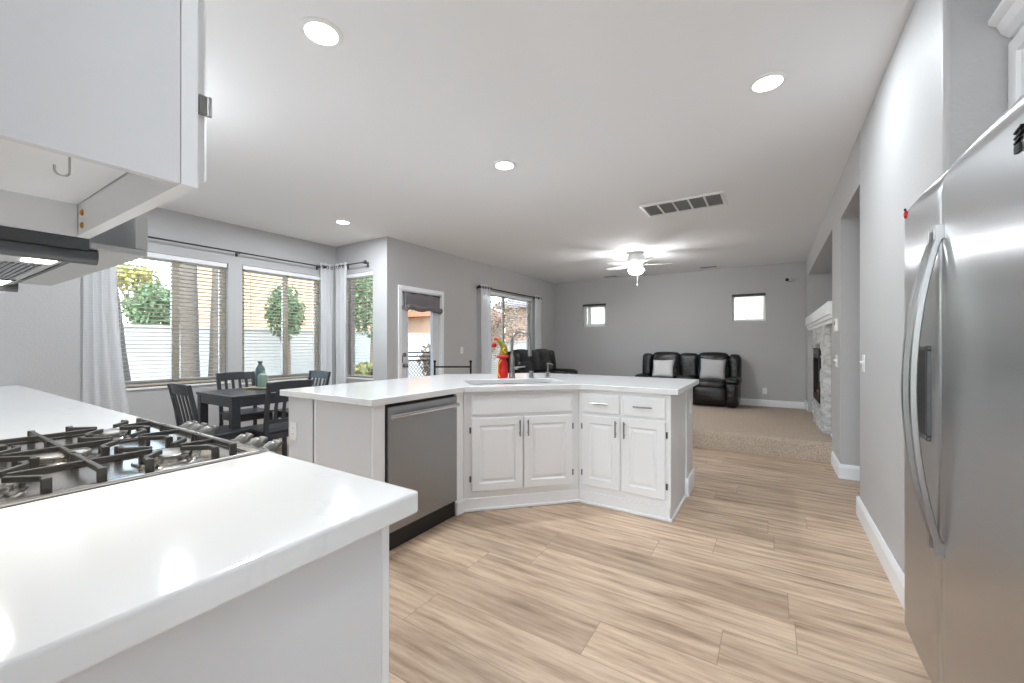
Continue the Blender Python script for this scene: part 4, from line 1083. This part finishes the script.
# ceiling fan
FC = Vector((-1.906, 6.87, H))
t = thing('ceiling_fan', 'white flush ceiling fan with lit glass bowl in the family room', 'ceiling fan', FC)
MB().lathe([(.10,-.0005),(.11,-.02),(.135,-.06),(.14,-.10),(.135,-.14),(.12,-.165),(.10,-.18)], FC, 32).build('motor_housing', M['plate'], t, smooth=True)
MB().lathe([(.09,-.181),(.10,-.19),(.10,-.215),(.075,-.225)], FC, 28).build('hub', M['plate'], t, smooth=True)
for k in range(5):
    a = math.radians(20+72*k); R = Matrix.Rotation(a, 4, 'Z'); T_ = Matrix.Translation(FC)
    m = MB(); outl = [(.16,.045),(.25,.055),(.42,.062),(.52,.06),(.555,.045),(.565,.0)]
    poly = outl+[(x, -y) for x, y in outl[::-1][1:]]
    m.prism(poly, -.004, .004); bmesh.ops.transform(m.bm, matrix=T_ @ R @ Matrix.Translation((0,0,-.200)) @ Matrix.Rotation(math.radians(9), 4, 'X'), verts=m.bm.verts)
    o = m.build('blade', M['plate'], t)
    m = MB(); m.beam((.095,0,-.205),(.21,0,-.194),.03,.006); m.beam((.19,-.03,-.194),(.19,.03,-.194),.03,.005)
    bmesh.ops.transform(m.bm, matrix=T_ @ R, verts=m.bm.verts); m.build('blade_bracket', M['nickel'], o)
MB().lathe([(.06,-.226),(.085,-.235),(.112,-.255),(.122,-.285),(.112,-.320),(.085,-.345),(.045,-.36),(0,-.365)], FC, 28).build('glass_bowl', M['bowl'], t, smooth=True)
MB().tube([FC+Vector((.03,-.03,-.36)), FC+Vector((.03,-.03,-.52))], .0025, 6).sphere(FC+Vector((.03,-.03,-.54)), .012, 6, (1,1,2)).build('pull_chain', M['plate'], t)
# return-air grille
vx0, vx1, vy0, vy1 = -1.225, -.40, 4.54, 4.97
t = thing('return_air_vent', 'long white return-air grille with five filter sections in the ceiling', 'vent', ((vx0+vx1)/2, (vy0+vy1)/2, H))
m = MB()
for a, b, c, d_ in ((vx0, vx1, vy0, vy0+.03), (vx0, vx1, vy1-.03, vy1), (vx0, vx0+.03, vy0+.03, vy1-.03), (vx1-.03, vx1, vy0+.03, vy1-.03)): m.box(a, b, c, d_, H-.018, H-.0005)
m.build('frame', M['plate'], t, bevel=.003)
sw = (vx1-vx0-.06)/5
for i in range(1, 5): x = vx0+.03+sw*i; MB().box(x-.009, x+.009, vy0+.03, vy1-.03, H-.017, H-.004).build('divider', M['plate'], t)
for i in range(5):
    x = vx0+.03+sw*i; m = MB().box(x+.0095, x+sw-.0095, vy0+.031, vy1-.031, H-.0035, H-.0005)
    for j in range(18): y = vy0+.045+j*.0192; m.box(x+.0095, x+sw-.0095, y, y+.003, H-.013, H-.0035)
    m.build('filter', M['grille'], t)
def register(x, y, label):
    t = thing('supply_register', label, 'vent', (x, y, H), 0, 'supply registers')
    MB().box(x-.16, x+.16, y-.06, y+.06, H-.006, H-.0005).build('frame', M['plate'], t, bevel=.002)
    m = MB()
    for i in range(6): m.box(x-.145, x+.145, y-.048+i*.017, y-.048+i*.017+.012, H-.010, H-.0062)
    m.build('louvres', M['darksteel'], t)
register(-3.05, 8.93, 'small ceiling register near the far left corner')
register(-1.05, 8.86, 'small ceiling register above the loveseat')

# ------------------------------------------------------------------ wall plates, sensors
def plate(axis, plane, sgn, u, z, label, kind='switch', gangs=1, cat=None, zrot=0):
    """plate on plane; sgn = direction it faces"""
    loc = (plane, u, z) if axis == 'y' else (u, plane, z)
    t = thing('light_switch' if kind == 'switch' else 'wall_outlet', label, cat or ('light switch' if kind == 'switch' else 'outlet'), loc)
    def bx(m, a, b, d0, d1, c, d):
        p, q = sorted((plane+sgn*d0, plane+sgn*d1)); return m.box(p, q, a, b, c, d) if axis == 'y' else m.box(a, b, p, q, c, d)
    w2 = .036+.023*(gangs-1)
    bx(MB(), u-w2, u+w2, .0006, .007, z-.058, z+.058).build('cover', M['plate'], t, bevel=.003)
    if kind == 'switch':
        for g in range(gangs):
            c = u+(g-(gangs-1)/2)*.046
            m = MB(); bx(m, c-.006, c+.006, .0072, .022, z-.002, z+.014); bx(m, c-.010, c+.010, .0071, .009, z-.02, z+.02); m.build('toggle', M['plate'], t, bevel=.002)
    else:
        m = MB()
        for dz in (-.02,.02):
            bx(m, u-.016, u+.016, .0071, .009, z+dz-.014, z+dz+.014)
        o = m.build('receptacle', M['plate'], t, bevel=.003)
        m = MB()
        for dz in (-.02,.02):
            for du in (-.006,.006): bx(m, u+du-.001, u+du+.001, .0091, .0096, z+dz-.002, z+dz+.007)
        m.build('slots', M['outletdark'], o)
    return t
plate('y', XR, -1, 3.62, 1.09, 'white light switch on the wall past the refrigerator')
plate('y', XR, -1, 4.98, 1.06, 'white double light switch on the pillar beside the fireplace', gangs=2)
plate('y', XB, 1, 5.59, 1.11, 'white light switch right of the glazed door')
plate('x', YF, -1, -.11, .32, 'white outlet low on the far wall right of the loveseat', 'outlet')
plate('x', 1.53, -1, -2.685, .64, 'white outlet on the left end of the island', 'outlet')
plate('y', -.575, 1, 3.70, .70, 'white outlet on the right end of the island knee wall', 'outlet')
t = thing('thermostat', 'small white thermostat high on the pillar by the mantel', 'thermostat', (XR, 4.95, 1.40))
MB().box(XR-.024, XR-.0006, 4.885, 4.995, 1.34, 1.46).build('case', M['plate'], t, bevel=.006, seg=3)
MB().box(XR-.0248, XR-.0242, 4.91, 4.97, 1.40, 1.44).build('screen', M['outletdark'], t)
t = thing('security_camera', 'small white and black security camera high on the far wall', 'security camera', (.30, YF, 2.41))
MB().lathe([(.03,.0006),(.03,.012),(.01,.016),(.01,.05)], (.33,YF,2.41), 16, Matrix.Rotation(PI/2, 4, 'X')).build('mount', M['plate'], t, smooth=True)
m = MB(); m.rbox((.27,YF-.07,2.41), (.10,.06,.07), .025, 6); m.build('body', M['plate'], t, smooth=True)
MB().lathe([(.03,0),(.03,.012),(.022,.016),(0,.016)], (.245,YF-.10,2.41), 16, Matrix.Rotation(PI/2, 4, 'X')).build('lens', M['black'], t, smooth=True)

# ------------------------------------------------------------------ outdoors
struct(MB().box(-40, -6.01, -15, 30, -.25, -.10).box(-6.01, 8, 9.6, 30, -.25, -.10).box(-6.01, 12, -15, -2.81, -.25, -.10).box(-6.01, -4.74, 4.10, 9.6, -.25, -.10).build('ground', M['ground']), 'pale patio and yard outside the windows', 'ground')
def blockwall(x0, y0, x1, y1, h, label):
    t = thing('block_wall', label, 'garden wall', ((x0+x1)/2, (y0+y1)/2, -.1)); d = Vector((x1-x0, y1-y0, 0)); n = Vector((-d.y, d.x, 0)).normalized()*.08
    a, b = Vector((x0,y0,0)), Vector((x1,y1,0))
    MB().prism([((a-n).x,(a-n).y),((b-n).x,(b-n).y),((b+n).x,(b+n).y),((a+n).x,(a+n).y)], -.099, h).build('blocks', M['blockwall'], t)
    n *= 1.3; MB().prism([((a-n).x,(a-n).y),((b-n).x,(b-n).y),((b+n).x,(b+n).y),((a+n).x,(a+n).y)], h+.0005, h+.05).build('cap', M['blockwall'], t)
blockwall(-10.6, -6, -10.6, 14.0, 1.55, 'long cream block wall across the yard beyond the nook windows')
def palm(x, y, h, r, label, lean=(0,0)):
    m = MB(); n = 9; pts = [(x+lean[0]*k/n, y+lean[1]*k/n, -.12+h*k/n) for k in range(n+1)]
    rad = [r*(1.25 if k == 0 else 1.05-.02*k)*(1+.06*(k%2)) for k in range(n+1)]
    tag(m.tube(pts, rad, 14).build('palm_trunk', M['bark'], smooth=True), label, 'tree', 'palm trunks outside the nook')
palm(-8.2, 2.02, 5.5, .20, 'leftmost palm trunk outside the left nook window', (.05, -.55))
palm(-8.2, 2.93, 5.5, .12, 'middle palm trunk outside the left nook window', (0, -.10))
palm(-8.4, 3.36, 5.5, .12, 'right palm trunk outside the left nook window', (0, .15))
def tree(c, rad, n, size, mat, label, seed, trunk=True, sticks=0):
    t = thing('tree', label, 'tree', (c[0], c[1], -.1)); rs = random.Random(seed)
    m = MB()
    for i in range(n):
        while True:
            q = Vector((rs.uniform(-1,1), rs.uniform(-1,1), rs.uniform(-1,1)))
            if .15 < q.length < 1: break
        q *= (.75+.25*rs.random())
        p = Vector(c)+Vector((q.x*rad[0], q.y*rad[1], q.z*rad[2]))
        R = Euler((rs.uniform(0,6), rs.uniform(0,6), rs.uniform(0,6))).to_matrix(); s_ = size*rs.uniform(.6,1.3)
        vs = [m.bm.verts.new(p+R @ Vector(v)*s_) for v in ((-1,0,0),(0,-.45,.12),(1,0,0),(0,.45,.12))]
        m.bm.faces.new(vs)
    m.build('foliage', mat, t)
    if trunk:
        m = MB().tube([(c[0],c[1],-.099),(c[0]+.05,c[1],c[2]*.5),(c[0],c[1]+.05,c[2])], [.12,.09,.04], 8)
        for i in range(7+sticks):
            a = rs.uniform(0,6.28); e = Vector(c)+Vector((math.cos(a)*rad[0]*.7, math.sin(a)*rad[1]*.7, rs.uniform(-.2,.7)*rad[2]))
            m.tube([(c[0],c[1],c[2]*.6+rs.uniform(-.2,.3)), e], [.04,.01], 5)
        m.build('trunk', M['twig'], t, smooth=True)
tree((-12.6, 3.75, 2.05), (.65,.62,.7), 1300, .09, M['leaf'], 'green tree beyond the wall in the left nook window', 1)
tree((-14.0, 3.75, 2.95), (.6,.55,.4), 420, .09, M['leafy'], 'yellow-green tree top in the left nook window', 2)
tree((-9.4, 5.15, 1.95), (.5,.42,.68), 1100, .075, M['leaf'], 'dark green tree seen in the right nook window', 3)
tree((-8.6, 6.95, 2.55), (1.0,1.1,1.35), 2600, .08, M['leaf'], 'leafy green tree filling the narrow nook window', 4)
tree((-7.2, 5.75, .45), (.6,.5,.45), 900, .07, M['leafy'], 'low shrub under the tree outside the narrow nook window', 5)
tree((-8.0, 8.7, .75), (.6,.6,.6), 900, .07, M['twig'], 'dry brown bush outside the glazed door', 6)
tree((-9.8, 13.6, 1.9), (1.7,2.4,1.5), 2600, .07, M['twig'], 'bare brown tree outside the window behind the sofa', 7, sticks=14)
def house(x0, x1, y0, y1, h, rise, wallm, roofm, label, ax='y', win=()):
    t = thing('house', label, 'house', ((x0+x1)/2, (y0+y1)/2, -.1))
    o = MB().box(x0, x1, y0, y1, -.099, h).build('walls', M[wallm], t)
    m = MB(); e = .45
    if ax == 'y':
        xm = (x0+x1)/2; pr = [(x0-e,h),(x1+e,h),(x1+e,h+.16),(xm,h+rise),(x0-e,h+.16)]
        A = [m.bm.verts.new((x, y0-e, z+.001)) for x, z in pr]; B = [m.bm.verts.new((x, y1+e, z+.001)) for x, z in pr]
    else:
        ym = (y0+y1)/2; pr = [(y0-e,h),(y1+e,h),(y1+e,h+.16),(ym,h+rise),(y0-e,h+.16)]
        A = [m.bm.verts.new((x0-e, y, z+.001)) for y, z in pr]; B = [m.bm.verts.new((x1+e, y, z+.001)) for y, z in pr]
    m.bm.faces.new(A[::-1]); m.bm.faces.new(B)
    for k in range(5): m.bm.faces.new((A[k], A[(k+1)%5], B[(k+1)%5], B[k]))
    m.build('roof', M[roofm], t)
    for (a, b, c, d_) in win: MB().box(x1+.001, x1+.05, a, b, c, d_).build('window', M['darkpane'], t)
house(-19, -15, 6.3, 13.0, 4.6, 1.7, 'stuccopeach', 'roofgrey', 'peach stucco house beyond the wall, seen in the nook windows', 'y', ((10.4,11.3,2.6,3.7),))
house(-19, -13.5, 14.2, 20.5, 2.5, 1.7, 'stuccobrown', 'rooftile', 'house with terracotta roof seen through the glazed door', 'y', ((15.2,16.2,1.0,2.0),))
house(-11.5, -6.5, 17.5, 26, 3.0, 1.6, 'stuccobrown', 'roofgrey', 'brown house with grey roof seen through the window behind the sofa', 'x', ((19,20,1.2,2.2),))
blockwall(-10.5, 14.1, -2, 14.1, 1.3, 'cream block wall outside the family room')
# patio gate with diamond mesh, outside the door
t = thing('patio_gate', 'black metal mesh gate panel outside the glazed door', 'gate', (-5.35, 5.2, -.1))
gx, g0, g1 = -5.35, 4.80, 5.78
m = MB()
for y in (g0, g1): m.beam((gx,y,-.099),(gx,y,1.08),.035,.035)
for z in (.93, 1.00, 1.07, .02): m.beam((gx,g0,z),(gx,g1,z),.022,.022)
m.build('frame', M['blackmetal'], t)
m = MB(); stp = .075; y = g0-.9
while y < g1:
    for sg in (1,-1):
        za, zb = .02, .93; ya = y if sg > 0 else y+.91; yb = ya+sg*.91
        def clipp(ya, za, yb, zb):
            pts = []
            for (p, q) in ((ya, za), (yb, zb)): pts.append([p, q])
            dy = yb-ya; dz = zb-za
            t0, t1 = 0.0, 1.0
            for lo_, hi_ in ((g0, g1),):
                ta, tb = (lo_-ya)/dy, (hi_-ya)/dy
                if ta > tb: ta, tb = tb, ta
                t0, t1 = max(t0, ta), min(t1, tb)
            return None if t1-t0 < .01 else ((ya+dy*t0, za+dz*t0), (ya+dy*t1, za+dz*t1))
        r = clipp(ya, za, yb, zb)
        if r: m.beam((gx,r[0][0],r[0][1]),(gx,r[1][0],r[1][1]),.006,.006)
    y += stp
m.build('mesh_panel', M['blackmetal'], t)
